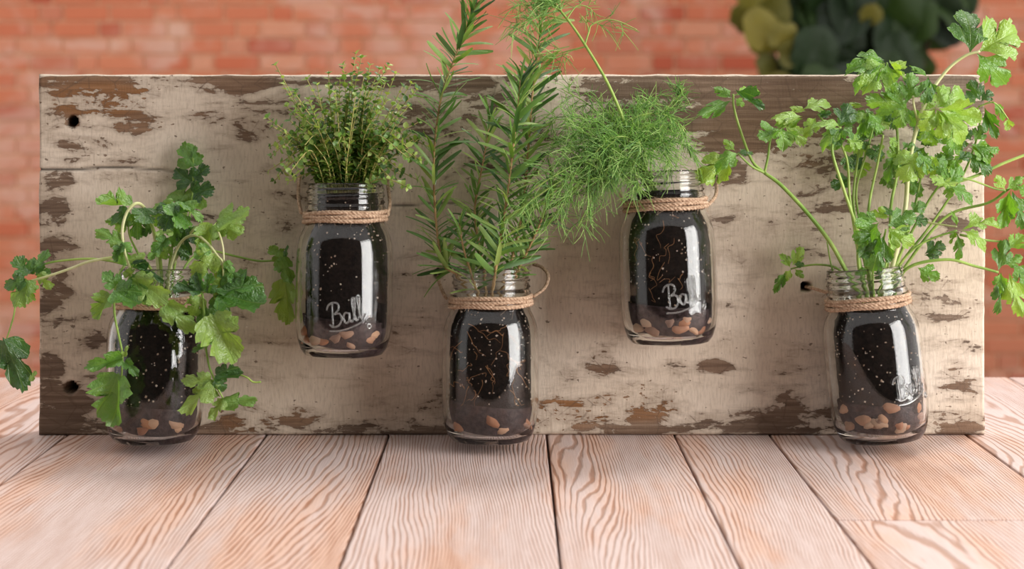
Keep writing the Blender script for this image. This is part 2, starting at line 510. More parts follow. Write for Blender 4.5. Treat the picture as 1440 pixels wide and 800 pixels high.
def make_board():
    nx, nz = 440, 172
    us = np.linspace(0, 1, nx)
    ws = np.linspace(0, 1, nz)
    X, Z = np.meshgrid((us - 0.5) * BW, ws * BH)
    Y = np.zeros_like(X)
    D = -CY
    PX, PY = 720 + F * X / D, HZ + F * (CZ - Z) / D
    bias = np.full_like(X, 0.02)
    warm = np.zeros_like(X)
    hole = np.zeros_like(X)
    add = np.zeros_like(X)
    for (cx, cy, rx, ry, s, w) in PATCH:
        q = np.clip(1.35 - np.sqrt(((PX - cx) / rx) ** 2 + ((PY - cy) / ry) ** 2), 0, 1)
        q = np.minimum(q * 1.9, 1.0)
        add = np.maximum(add, q * s)
        warm = np.maximum(warm, q * w)
    bias += add
    bias += np.clip(1 - np.abs(PY - 150) / 75, 0, 1) * np.clip((PX - 760) / 120, 0, 1) * 0.15
    bias += np.clip(1 - (PY - 105) / 26, 0, 1) * 0.08 + np.clip(1 - (PX - 53) / 60, 0, 1) * 0.07 + np.clip(1 - (612 - PY) / 30, 0, 1) * 0.07
    # long check in the wood, open at the left end
    crk = 236 + 2.5 * np.sin(PX / 37.0) + (PX - 53) * 0.02
    crk2 = 287 + 1.5 * np.sin(PX / 21.0)
    for (line, x0, x1, dep, wid) in ((crk, 40, 300, 0.0035, 1.6), (crk2, 545, 690, 0.0015, 1.2), (105 + (PX - 985) * 0 + 142 - np.abs(PX - 1010) * 0.5 + 4 * np.sin(PX / 4.0), 985, 1032, 0.003, 2.2)):
        q = np.clip(1.4 - np.abs(PY - line) / wid, 0, 1) * np.clip((PX - x0) / 14, 0, 1) * np.clip((x1 - PX) / (x1 - x0) * 1.8, 0, 1)
        Y += dep * q
        hole = np.maximum(hole, np.minimum(q, 0.75))
    for (cx, cy, r) in HOLES:
        rr = np.sqrt((PX - cx) ** 2 + (PY - cy) ** 2)
        q = np.clip((r - rr) / 1.6 + 0.5, 0, 1)
        Y += q * 0.02
        hole = np.maximum(hole, q)
        bias += np.clip(1.6 - rr / r, 0, 0.5) * 0.3
    # shallow unevenness + rounded edges
    for j in range(0, nz):
        for i in range(0, nx, 1):
            if j in (0, nz - 1) or i in (0, nx - 1):
                e = 0.0018 * mnoise.noise(Vector((X[j, i] * 45, Z[j, i] * 45, 3.1))) - 0.0006
                if j == nz - 1: Z[j, i] += e * 0.6 + 0.0003
                if i == 0: X[j, i] -= e - 0.0006
                if i == nx - 1: X[j, i] += e - 0.0006
                Y[j, i] += 0.0032
                bias[j, i] += -0.5 if j == nz - 1 else 0.1
    Y += 0.0005 * np.sin(X * 31) * np.sin(Z * 57 + 1)
    Y = np.maximum(Y, 0.0)
    verts = np.stack([X.ravel(), Y.ravel(), Z.ravel()], 1).tolist()
    faces = []
    for j in range(nz - 1):
        for i in range(nx - 1):
            a = j * nx + i
            faces.append((a, a + 1, a + nx + 1, a + nx))
    loop = [i for i in range(nx)] + [j * nx + nx - 1 for j in range(1, nz)] + [(nz - 1) * nx + i for i in range(nx - 2, -1, -1)] + [j * nx for j in range(nz - 2, 0, -1)]
    b0 = len(verts)
    for k in loop:
        verts.append([verts[k][0], BT, verts[k][2]])
    L = len(loop)
    for k in range(L):
        faces.append((loop[k], b0 + k, b0 + (k + 1) % L, loop[(k + 1) % L]))
    faces.append(tuple(b0 + k for k in range(L)))
    me = mesh('painted_board', verts, faces, True)
    me.polygons[len(faces) - 1].use_smooth = False
    for nm, arr, fill in (('bias', bias, -0.2), ('warm', warm, 0.2), ('hole', hole, 0.0)):
        at = me.attributes.new(nm, 'FLOAT', 'POINT')
        at.data.foreach_set('value', arr.ravel().tolist() + [fill] * L)
    return me
board = obj('painted_board', make_board(), M['board'])
tag(board, 'weathered wide wooden board with peeling cream paint behind the jars', 'board')

# ================================================================== jars
PROF = [(0.0, 0.0035), (0.028, 0.0028), (0.0325, 0.0), (0.0365, 0.0014), (0.0400, 0.0065), (0.0428, 0.0150), (0.0446, 0.026), (0.0452, 0.038), (0.0453, 0.060),
        (0.0452, 0.082), (0.0449, 0.095), (0.0441, 0.103), (0.0424, 0.110), (0.0400, 0.1155), (0.0377, 0.1200), (0.0364, 0.1245), (0.0360, 0.1300),
        (0.0360, 0.1345), (0.0374, 0.1365), (0.0375, 0.1380), (0.0360, 0.1398)]
def outer_r(z):
    for (r0, z0), (r1, z1) in zip(PROF[2:], PROF[3:]):
        if z0 <= z <= z1:
            return r0 + (r1 - r0) * (z - z0) / max(z1 - z0, 1e-6)
    return 0.0356
JH = 0.160
def jar_mesh():
    n = 72
    prof = list(PROF)
    for i in range(1, 13):
        prof.append((0.0356, 0.1398 + i * 0.0013))
    prof += [(0.0352, 0.1570), (0.0354, 0.1584), (0.0349, 0.1597), (0.0338, 0.1600), (0.0327, 0.1594), (0.0325, 0.1570), (0.0326, 0.135), (0.0332, 0.125), (0.0350, 0.1190),
             (0.0385, 0.1125), (0.0407, 0.1050), (0.0417, 0.095), (0.0421, 0.080), (0.0421, 0.040), (0.0414, 0.027), (0.0398, 0.0170), (0.0368, 0.0095), (0.032, 0.0066), (0.0, 0.0062)]
    nthread = range(len(PROF), len(PROF) + 12)
    v, f = [], []
    ring0 = []
    for pi, (r, zz) in enumerate(prof):
        if r == 0.0:
            ring0.append([len(v)])
            v.append((0, 0, zz))
            continue
        idx = []
        for k in range(n):
            a = 2 * math.pi * k / n
            rr = r
            if pi in nthread:
                for turn in (0, 1):
                    zc = 0.1425 + 0.006 * ((k / n) + turn)
                    rr += 0.0017 * math.exp(-((zz - zc) / 0.0012) ** 2)
            idx.append(len(v))
            v.append((rr * math.cos(a), rr * math.sin(a), zz))
        ring0.append(idx)
    for a, b in zip(ring0, ring0[1:]):
        for k in range(n):
            k2 = (k + 1) % n
            if len(a) == 1:
                f.append((a[0], b[k2], b[k]))
            elif len(b) == 1:
                f.append((a[k], a[k2], b[0]))
            else:
                f.append((a[k], a[k2], b[k2], b[k]))
    return mesh('glass_body', v, f, True)
JARME = jar_mesh()
JARME.materials.append(M['glass'])

def script_mesh(ang, zc):
    """raised script lettering that follows the round glass"""
    strokes = [
        [(.02, 0), (.1, .5), (.2, 1.0)],
        [(-.12, .78), (.02, .98), (.24, 1.04), (.44, .95), (.42, .7), (.18, .53)],
        [(.18, .53), (.42, .5), (.46, .24), (.26, .0), (.0, .0), (-.12, .14)],
        [(.82, .40), (.68, .48), (.55, .3), (.58, .06), (.7, .04), (.8, .22), (.85, .46), (.82, .12), (.9, .03), (1.0, .18)],
        [(1.0, .18), (1.14, .6), (1.2, .98), (1.1, 1.0), (1.05, .5), (1.08, .06), (1.16, .04), (1.25, .2)],
        [(1.25, .2), (1.38, .6), (1.45, 1.02), (1.35, 1.05), (1.3, .5), (1.33, .06), (1.42, .05), (1.55, .22)],
        [(-.2, -.14), (.3, -.24), (.9, -.2), (1.5, -.06)],
        [(1.62 + .1 * math.cos(t * math.pi / 5), -.38 + .1 * math.sin(t * math.pi / 5)) for t in range(11)]]
    mb = MB()
    S, rot = 0.0205, R(14)
    for st in strokes:
        p2 = []
        for (u, w) in st:
            u0, w0 = (u - 0.7) * S, (w - 0.4) * S
            uu, ww = u0 * math.cos(rot) - w0 * math.sin(rot), u0 * math.sin(rot) + w0 * math.cos(rot)
            zz = zc + ww
            rr = outer_r(zz) + 0.0003
            a = -math.pi / 2 + ang + uu / rr
            p2.append(Vector((rr * math.cos(a), rr * math.sin(a), zz)))
        mb.tube(catmull(p2, len(p2) * 4), 0.00085, sides=6)
    return mb.mesh('embossed_script')

JARS = {  # name: (centre px of body, base z, tilt deg, soil height, soil offset)
    'cilantro': dict(x=-0.3345, z=0.0075, tilt=0.5, soil=0.122, off=0.001, script=None, lab='cilantro'),
    'thyme': dict(x=-0.1572, z=0.0870, tilt=0.3, soil=0.150, off=0.002, script=(R(9), 0.041), lab='thyme'),
    'rosemary': dict(x=-0.0205, z=0.0080, tilt=0.3, soil=0.124, off=0.0, script=None, lab='rosemary'),
    'dill': dict(x=0.1478, z=0.0985, tilt=-1.6, soil=0.140, off=0.0022, script=(R(10), 0.046), lab='dill'),
    'parsley': dict(x=0.3455, z=0.0085, tilt=-5.0, soil=0.122, off=0.003, script=(R(28), 0.052), lab='parsley')}
JLAB = {'cilantro': 'clear mason jar holding drooping cilantro, with pebbles at its bottom',
        'thyme': 'clear mason jar holding bushy thyme, hung high on the board',
        'rosemary': 'clear mason jar holding tall rosemary, brown roots showing in its soil',
        'dill': 'clear mason jar holding feathery dill, hung high on the board',
        'parsley': 'clear tilted mason jar holding parsley, raised script on its glass'}
JY = -0.0525
def lathe(prof, n, jit, seed, off=0.0, slant=0.0):
    v, f, rings = [], [], []
    for pi, (r, zz) in enumerate(prof):
        idx = []
        for k in range(n):
            a = 2 * math.pi * k / n
            q = mnoise.noise(Vector((math.cos(a) * 3.2, math.sin(a) * 3.2, zz * 90 + seed))) + 0.6 * mnoise.noise(Vector((math.cos(a) * 9, math.sin(a) * 9, zz * 260 + seed)))
            rr = max(r + jit * q if r > 0.004 else r, 0.0)
            idx.append(len(v))
            v.append((rr * math.cos(a) + off, rr * math.sin(a), zz + slant * math.cos(a) * r + jit * 0.4 * q))
        rings.append(idx)
    for a, b in zip(rings, rings[1:]):
        for k in range(n):
            k2 = (k + 1) % n
            f.append((a[k], a[k2], b[k2], b[k]))
    f.append(tuple(reversed(rings[0])))
    f.append(tuple(rings[-1]))
    return v, f

def inner_r(zz):
    pts = [(0.0066, 0.032), (0.0095, 0.0368), (0.017, 0.0398), (0.027, 0.0414), (0.04, 0.0421), (0.08, 0.0421), (0.095, 0.0417), (0.105, 0.0407), (0.1125, 0.0385), (0.119, 0.035), (0.125, 0.0332), (0.135, 0.0326), (0.157, 0.0325)]
    for (z0, r0), (z1, r1) in zip(pts, pts[1:]):
        if z0 <= zz <= z1:
            return r0 + (r1 - r0) * (zz - z0) / (z1 - z0)
    return 0.032

def pebble_mesh(seed):
    bm = bmesh.new()
    bmesh.ops.create_icosphere(bm, subdivisions=2, radius=1)
    for v in bm.verts:
        q = 1 + 0.55 * mnoise.noise(v.co * 0.9 + Vector((seed, 0, seed)))
        v.co = Vector((v.co.x * q, v.co.y * q * 0.6, v.co.z * q * 0.72))
    me = bpy.data.meshes.new('pebble')
    bm.to_mesh(me); bm.free()
    me.polygons.foreach_set('use_smooth', [True] * len(me.polygons))
    me.materials.append(M['pebble'])
    return me
PEB = [pebble_mesh(s * 3.7) for s in range(4)]

NPEB = {'cilantro': 8, 'thyme': 9, 'rosemary': 5, 'dill': 10, 'parsley': 16}
JARW = {}
for si, (key, J) in enumerate(JARS.items()):
    loc, rot = (J['x'], JY, J['z']), (R(-4), R(J['tilt']), 0)
    jar = empty('mason_jar', loc, JLAB[key], 'jar', 'glass mason jars tied to the board', rot)
    W = WM[jar.name].copy()
    JARW[key] = W
    gb = obj('glass_body', JARME, None, jar, local=True)
    if J['script']:
        e = obj('embossed_script', script_mesh(*J['script']), M['emboss'], jar, local=True)
        e['label'] = 'raised script lettering in the glass'
    # soil
    so = empty('potting_soil', W @ Vector((0, 0, 0.0066)), 'dark potting soil with pale specks inside the %s jar' % J['lab'], 'soil', 'soil fillings of the jars', rot)
    Ws = Matrix.LocRotScale(W @ Vector((0, 0, 0)), None, None)
    so.location = W @ Vector((0, 0, 0))
    top = J['soil']
    zs = [0.026 + (top - 0.026) * i / 44 for i in range(45)]
    gapf = 0.0042
    prof = [(max(inner_r(q) - gapf, 0.01), q) for q in zs] + [(0.022, top + 0.002), (0.008, top + 0.001)]
    v, f = lathe(prof, 96, 0.00075, si * 9.1, J['off'])
    sc = obj('soil_column', mesh('soil_column', v, f), M['soil'], so, local=True, kind='stuff')
    czs = [0.0072, 0.0085] + [0.011 + 0.024 * i / 10 for i in range(11)]
    prof = [(max(inner_r(q) - 0.0030, 0.01), q) for q in czs] + [(0.03, 0.036)]
    v, f = lathe(prof, 80, 0.0006, si * 5.3 + 40, J['off'] * 0.4, -0.10)
    obj('charcoal_layer', mesh('charcoal_layer', v, f), M['char'], so, local=True, kind='stuff')
    # perlite specks on the face of the soil
    rng = random.Random(100 + si)
    mb = MB()
    oct_v = [(1, 0, 0), (-1, 0, 0), (0, 1, 0), (0, -1, 0), (0, 0, 1), (0, 0, -1)]
    oct_f = [(0, 2, 4), (2, 1, 4), (1, 3, 4), (3, 0, 4), (2, 0, 5), (1, 2, 5), (3, 1, 5), (0, 3, 5)]
    for _ in range(150):
        a = rng.uniform(-math.pi, 0.0) if rng.random() < 0.85 else rng.uniform(0, math.pi)
        q = rng.uniform(0.036, top - 0.004)
        rr = inner_r(q) - gapf + 0.0003
        s = rng.uniform(0.0004, 0.0011) * (1.25 if rng.random() < 0.15 else 1)
        Mx = Matrix.Translation((rr * math.cos(a) + J['off'], rr * math.sin(a), q)) @ Matrix.Rotation(rng.uniform(0, 6), 4, Vector((rng.random(), rng.random(), rng.random() + .1)).normalized()) @ Matrix.Diagonal((s * rng.uniform(.7, 1.4), s, s * rng.uniform(.7, 1.4), 1))
        mb.add(oct_v, oct_f, Mx)
    obj('perlite_specks', mb.mesh('perlite_specks', False), M['perlite'], so, local=True, kind='stuff')
    # pebbles along the bottom
    for k in range(NPEB[key]):
        o = link(bpy.data.objects.new('pebble', PEB[k % 4]))
        a = -math.pi / 2 + R(rng.uniform(-72, 72))
        lay = rng.random()
        q = 0.0125 + lay * 0.012
        if key == 'parsley':
            q = 0.0125 + lay * 0.021
        s = rng.uniform(0.0042, 0.0074)
        if key == 'parsley' and k == 0:
            a, q, s = -math.pi / 2 + R(2), 0.0345, 0.0072
        rr = inner_r(q) - 0.55 * s - 0.0008
        o.matrix_world = W @ Matrix.Translation((rr * math.cos(a), rr * math.sin(a), q)) @ Matrix.Rotation(a + math.pi / 2, 4, 'Z') @ Matrix.Rotation(rng.uniform(-.6, .6), 4, 'Y') @ Matrix.Diagonal((s * rng.uniform(.9, 1.3), s, s, 1))
        if key == 'parsley' and k == 0:
            tag(o, 'largest tan pebble, on top of the others in the parsley jar', 'pebble', 'pebbles in the parsley jar')
            continue
        tag(o, 'small tan river pebble at the bottom of the %s jar' % J['lab'], 'pebble', 'pebbles in the %s jar' % J['lab'])

# ------------------------------------------------------------------ twine
def twine(key, label, extra):
    W = JARW[key]
    t = empty('jute_twine', W @ Vector((0, 0, 0.13)), label, 'twine', 'jute ties around the jar necks')
    rng = random.Random(hash(key) % 1000 if False else len(key) * 17)
    pts = []
    turns, nper = 3, 40
    for i in range(turns * nper + 1):
        a = 2 * math.pi * i / nper + 1.2
        zz = 0.1232 + 0.0108 * i / (turns * nper) + 0.0006 * math.sin(a * 3.1 + i * 0.05)
        rr = max(outer_r(zz), 0.0358) + 0.0019
        pts.append(Vector((rr * math.cos(a), rr * math.sin(a), zz)))
    def ply(cps, n_twist, r):
        mb = MB()
        n = len(cps)
        for s in (0, 1, 2):
            q = []
            for i, p in enumerate(cps):
                tg = (cps[min(i + 1, n - 1)] - cps[max(i - 1, 0)]).normalized()
                up = Vector((0, 0, 1)) if abs(tg.z) < 0.8 else Vector((0, -1, 0))
                n1 = (up - tg * up.dot(tg)).normalized()
                n2 = tg.cross(n1)
                ph = 2 * math.pi * (i / n * n_twist + s / 3)
                q.append(p + (n1 * math.cos(ph) + n2 * math.sin(ph)) * r * 0.55)
            mb.tube(q, r * 0.72, sides=5)
        return mb
    fine = []
    for a, b in zip(pts, pts[1:]):
        for u in range(3):
            fine.append(W @ a.lerp(b, u / 3))
    obj('neck_wrap', ply(fine, 62, 0.0019).mesh('neck_wrap'), M['twine'], t)
    for ex in extra:
        c = catmull([P(*e) for e in ex], 36)
        obj('tie_strand', ply(c, 12, 0.0016).mesh('tie_strand'), M['twine'], t)
    hb = MB()
    for _ in range(150):
        p = W @ pts[rng.randrange(len(pts))]
        c = W @ Vector((0, 0, 0.129))
        d = (p - c)
        d.z = 0
        d.normalize()
        d = (d * 0.6 + Vector((rng.uniform(-1, 1), rng.uniform(-1, 1), rng.uniform(-1, 1)))).normalized()
        l = rng.uniform(0.003, 0.010)
        b = Vector((rng.uniform(-1, 1), rng.uniform(-1, 1), rng.uniform(-1.2, .6))) * l * 0.4
        p0 = p + (p - c).normalized() * 0.001
        hb.tube([p0, p0 + d * l * 0.5 + b * 0.2, p0 + d * l + b], 0.00014, 0.00008, 3, False)
    obj('loose_fibres', hb.mesh('loose_fibres'), M['twine'], t, kind='stuff')

twine('cilantro', 'jute twine around the neck of the cilantro jar', [])
twine('thyme', 'jute twine around the neck of the thyme jar with strands running up its sides',
      [[(424, 300, -.045), (420, 282, -.03), (420, 262, -.012), (422, 246, -.003)], [(545, 303, -.045), (548, 285, -.03), (546, 266, -.012), (545, 250, -.003)]])
twine('rosemary', 'jute twine around the neck of the rosemary jar with a loose loop',
      [[(750, 417, -.045), (766, 405, -.04), (771, 388, -.03), (762, 376, -.015), (750, 372, -.003)], [(628, 420, -.045), (620, 405, -.03), (616, 388, .004)]])
twine('dill', 'jute twine around the neck of the dill jar',
      [[(996, 288, -.045), (1006, 276, -.03), (1008, 260, -.012), (1008, 248, -.002)], [(882, 290, -.045), (874, 280, -.03), (872, 268, -.003)]])
twine('parsley', 'jute twine around the neck of the parsley jar, its end pulled into a board hole',
      [[(1172, 412, -.05), (1160, 410, -.03), (1146, 406, -.01), (1133, 403, .008)]])

# ================================================================== herbs
CIL = [(0, 0), (.05, .05), (.16, .03), (.30, .04), (.42, .08), (.50, .16), (.47, .22), (.55, .28), (.55, .36), (.49, .40), (.50, .47), (.40, .50), (.27, .44), (.20, .43),
       (.27, .53), (.37, .60), (.41, .68), (.35, .73), (.38, .81), (.31, .88), (.24, .86), (.20, .94), (.11, .93), (.08, 1.0), (0, .985)]
PAR = [(0, 0), (.04, .08), (.13, .18), (.26, .25), (.40, .28), (.49, .35), (.46, .41), (.54, .46), (.53, .54), (.45, .57), (.45, .64), (.36, .65), (.24, .56), (.18, .54),
       (.24, .65), (.34, .71), (.35, .79), (.29, .82), (.29, .90), (.21, .92), (.17, .89), (.13, .97), (.06, .96), (0, 1.02)]
OVAL = [(0, 0), (.12, .04), (.28, .14), (.40, .28), (.45, .45), (.42, .62), (.33, .78), (.20, .9), (.08, .97), (0, 1.0)]

def leaf_mesh(name, half, seed, fold, droop, ruff, rings=4):
    rng = random.Random(seed)
    jl = [(x * rng.uniform(.9, 1.1), y + rng.uniform(-.02, .02) * (x > 0)) for (x, y) in half]
    jr = [(x * rng.uniform(.9, 1.1), y + rng.uniform(-.02, .02) * (x > 0)) for (x, y) in half]
    outl = [(x, y) for (x, y) in jr] + [(-x, y) for (x, y) in reversed(jl[1:-1])]
    c = (0.0, 0.40)
    pts = [c]
    n = len(outl)
    for k in range(1, rings + 1):
        t = k / rings
        for (x, y) in outl:
            pts.append((c[0] + (x - c[0]) * t, c[1] + (y - c[1]) * t))
    ph = rng.uniform(0, 6)
    v = []
    for (x, y) in pts:
        r = math.hypot(x, y - .4)
        zz = fold * abs(x) - droop * y * y + ruff * math.sin(9 * math.atan2(x, y + .05) + ph) * r * r * 1.6 + 0.06 * math.sin(7 * x + 5 * y + ph)
        v.append((x, y, zz))
    f = []
    for i in range(n):
        f.append((0, 1 + i, 1 + (i + 1) % n))
    for k in range(rings - 1):
        for i in range(n):
            a, b = 1 + k * n + i, 1 + k * n + (i + 1) % n
            f.append((a, a + n, b + n, b))
    return mesh(name, v, f, True, [(p[0] + .5, p[1]) for p in pts])

def leafset(half, mat, seed):
    out = []
    for i, (fo, dr, ru) in enumerate([(.15, .10, .10), (.35, .25, .14), (-.12, .30, .12), (.55, .15, .16), (.10, .45, .10), (-.25, .12, .14)]):
        me = leaf_mesh('leaf', half, seed + i, fo, dr, ru)
        me.materials.append(mat)
        out.append(me)
    return out
CILS = leafset(CIL, M['cil'], 11)
PARS = leafset(PAR, M['par'], 31)

LR = random.Random(5)
def leaf(meshes, par, b, t, d0, dd=0.0, w=1.0, up=0.0, roll=None, var=None, name='leaf'):
    """one leaf from pixel b (stalk end) to pixel t (tip) at depth d0; dd moves the tip away, up turns its face to the sky"""
    p0, p1 = P(b[0], b[1], d0), P(t[0], t[1], d0 + dd)
    ax = p1 - p0
    L = ax.length
    ax.normalize()
    n0 = Vector((0, -1, 0.25)) * (1 - up) + Vector((0, 0.1, 1)) * up
    n0 = n0 - ax * n0.dot(ax)
    if n0.length < 1e-3:
        n0 = ax.orthogonal()
    n0.normalize()
    if roll is None:
        roll = LR.uniform(-24, 24)
    n0 = Quaternion(ax, R(roll)) @ n0
    xa = ax.cross(n0)
    me = meshes[LR.randrange(len(meshes)) if var is None else var]
    o = bpy.data.objects.new(name, me)
    link(o)
    s = L * w
    Mx = Matrix(((xa.x * s, ax.x * L, n0.x * L, p0.x), (xa.y * s, ax.y * L, n0.y * L, p0.y), (xa.z * s, ax.z * L, n0.z * L, p0.z), (0, 0, 0, 1)))
    o.matrix_basis = Mx
    parent(o, par)
    return o

def stem(par, pts, r0, r1, mat, n=None, name='stem', sides=7):
    ps = catmull([P(*p) for p in pts], n or len(pts) * 6)
    mb = MB()
    mb.tube(ps, r0, r1, sides)
    return obj(name, mb.mesh(name), mat, par)

# ------------------------------------------------------------------ cilantro
def jpos(key, z):
    return JARW[key] @ Vector((0, 0, z))
ci = empty('cilantro', jpos('cilantro', 0.12), 'drooping cilantro plant with toothed fan-shaped leaves spilling over its jar', 'herb', 'herbs growing in the jars')
S_, PS_ = M['stem'], M['palestem']
root = (230, 425, -.048)
for pts, r0, r1, m in [
    ([root, (240, 372, -.042), (258, 335, -.03), (269, 290, -.02), (272, 250, -.016), (271, 215, -.016)], .0015, .0007, S_),
    ([(226, 425, -.05), (222, 372, -.05), (216, 325, -.06), (204, 294, -.07), (191, 286, -.08), (178, 300, -.085), (172, 325, -.09), (175, 352, -.092), (182, 375, -.094), (187, 392, -.094)], .0018, .0011, PS_),
    ([(224, 425, -.055), (212, 378, -.062), (190, 362, -.078), (172, 378, -.09), (162, 405, -.098), (161, 440, -.1), (167, 472, -.1), (172, 498, -.1), (171, 530, -.1)], .0015, .0009, S_),
    ([(222, 425, -.05), (205, 384, -.05), (165, 369, -.048), (128, 364, -.048), (92, 366, -.05), (64, 371, -.055), (44, 383, -.06)], .0014, .0009, S_),
    ([(226, 425, -.05), (208, 380, -.056), (180, 362, -.06), (158, 362, -.062), (125, 368, -.064), (98, 378, -.066), (68, 388, -.07), (36, 397, -.07)], .0017, .0011, PS_),
    ([(22, 415, -.07), (20, 440, -.072), (14, 462, -.074), (8, 480, -.074)], .0009, .0006, S_),
    ([(234, 425, -.05), (240, 375, -.055), (255, 340, -.065), (275, 331, -.075), (292, 342, -.082), (306, 360, -.088), (313, 370, -.09), (314, 400, -.09)], .0016, .0009, PS_),
    ([(243, 372, -.05), (270, 325, -.06), (292, 316, -.07), (306, 325, -.08), (313, 345, -.086), (315, 368, -.088)], .0014, .0008, PS_),
    ([(300, 318, -.075), (306, 312, -.07), (314, 306, -.068)], .0008, .0006, S_),
    ([(240, 425, -.05), (262, 398, -.075), (276, 402, -.088), (284, 412, -.096), (287, 440, -.1), (288, 475, -.102), (293, 510, -.1), (300, 530, -.098), (307, 547, -.098), (316, 564, -.096)], .0013, .0008, S_),
    ([(284, 412, -.096), (276, 416, -.1), (266, 422, -.1), (258, 430, -.1)], .0008, .0006, S_),
    ([(286, 411, -.096), (300, 410, -.092), (312, 415, -.09)], .0009, .0007, S_),
    ([(244, 425, -.045), (262, 372, -.035), (292, 353, -.022), (330, 360, -.016), (365, 367, -.014), (395, 365, -.016)], .0013, .0009, S_),
    ([(338, 527, -.098), (348, 531, -.1), (356, 537, -.1), (367, 537, -.1)], .0008, .0009, S_),
    ([(228, 425, -.05), (226, 372, -.05), (220, 335, -.06), (211, 312, -.068)], .0018, .0012, S_),
    ([(234, 425, -.045), (240, 360, -.05), (246, 325, -.055), (243, 290, -.06)], .0016, .0009, S_),
    ([(238, 425, -.05), (248, 360, -.05), (256, 330, -.05), (262, 312, -.05)], .0014, .0009, S_),
    ([(220, 425, -.04), (198, 365, -.05), (182, 330, -.06), (181, 300, -.065)], .0012, .0008, S_)]:
    stem(ci, pts, r0, r1, m)
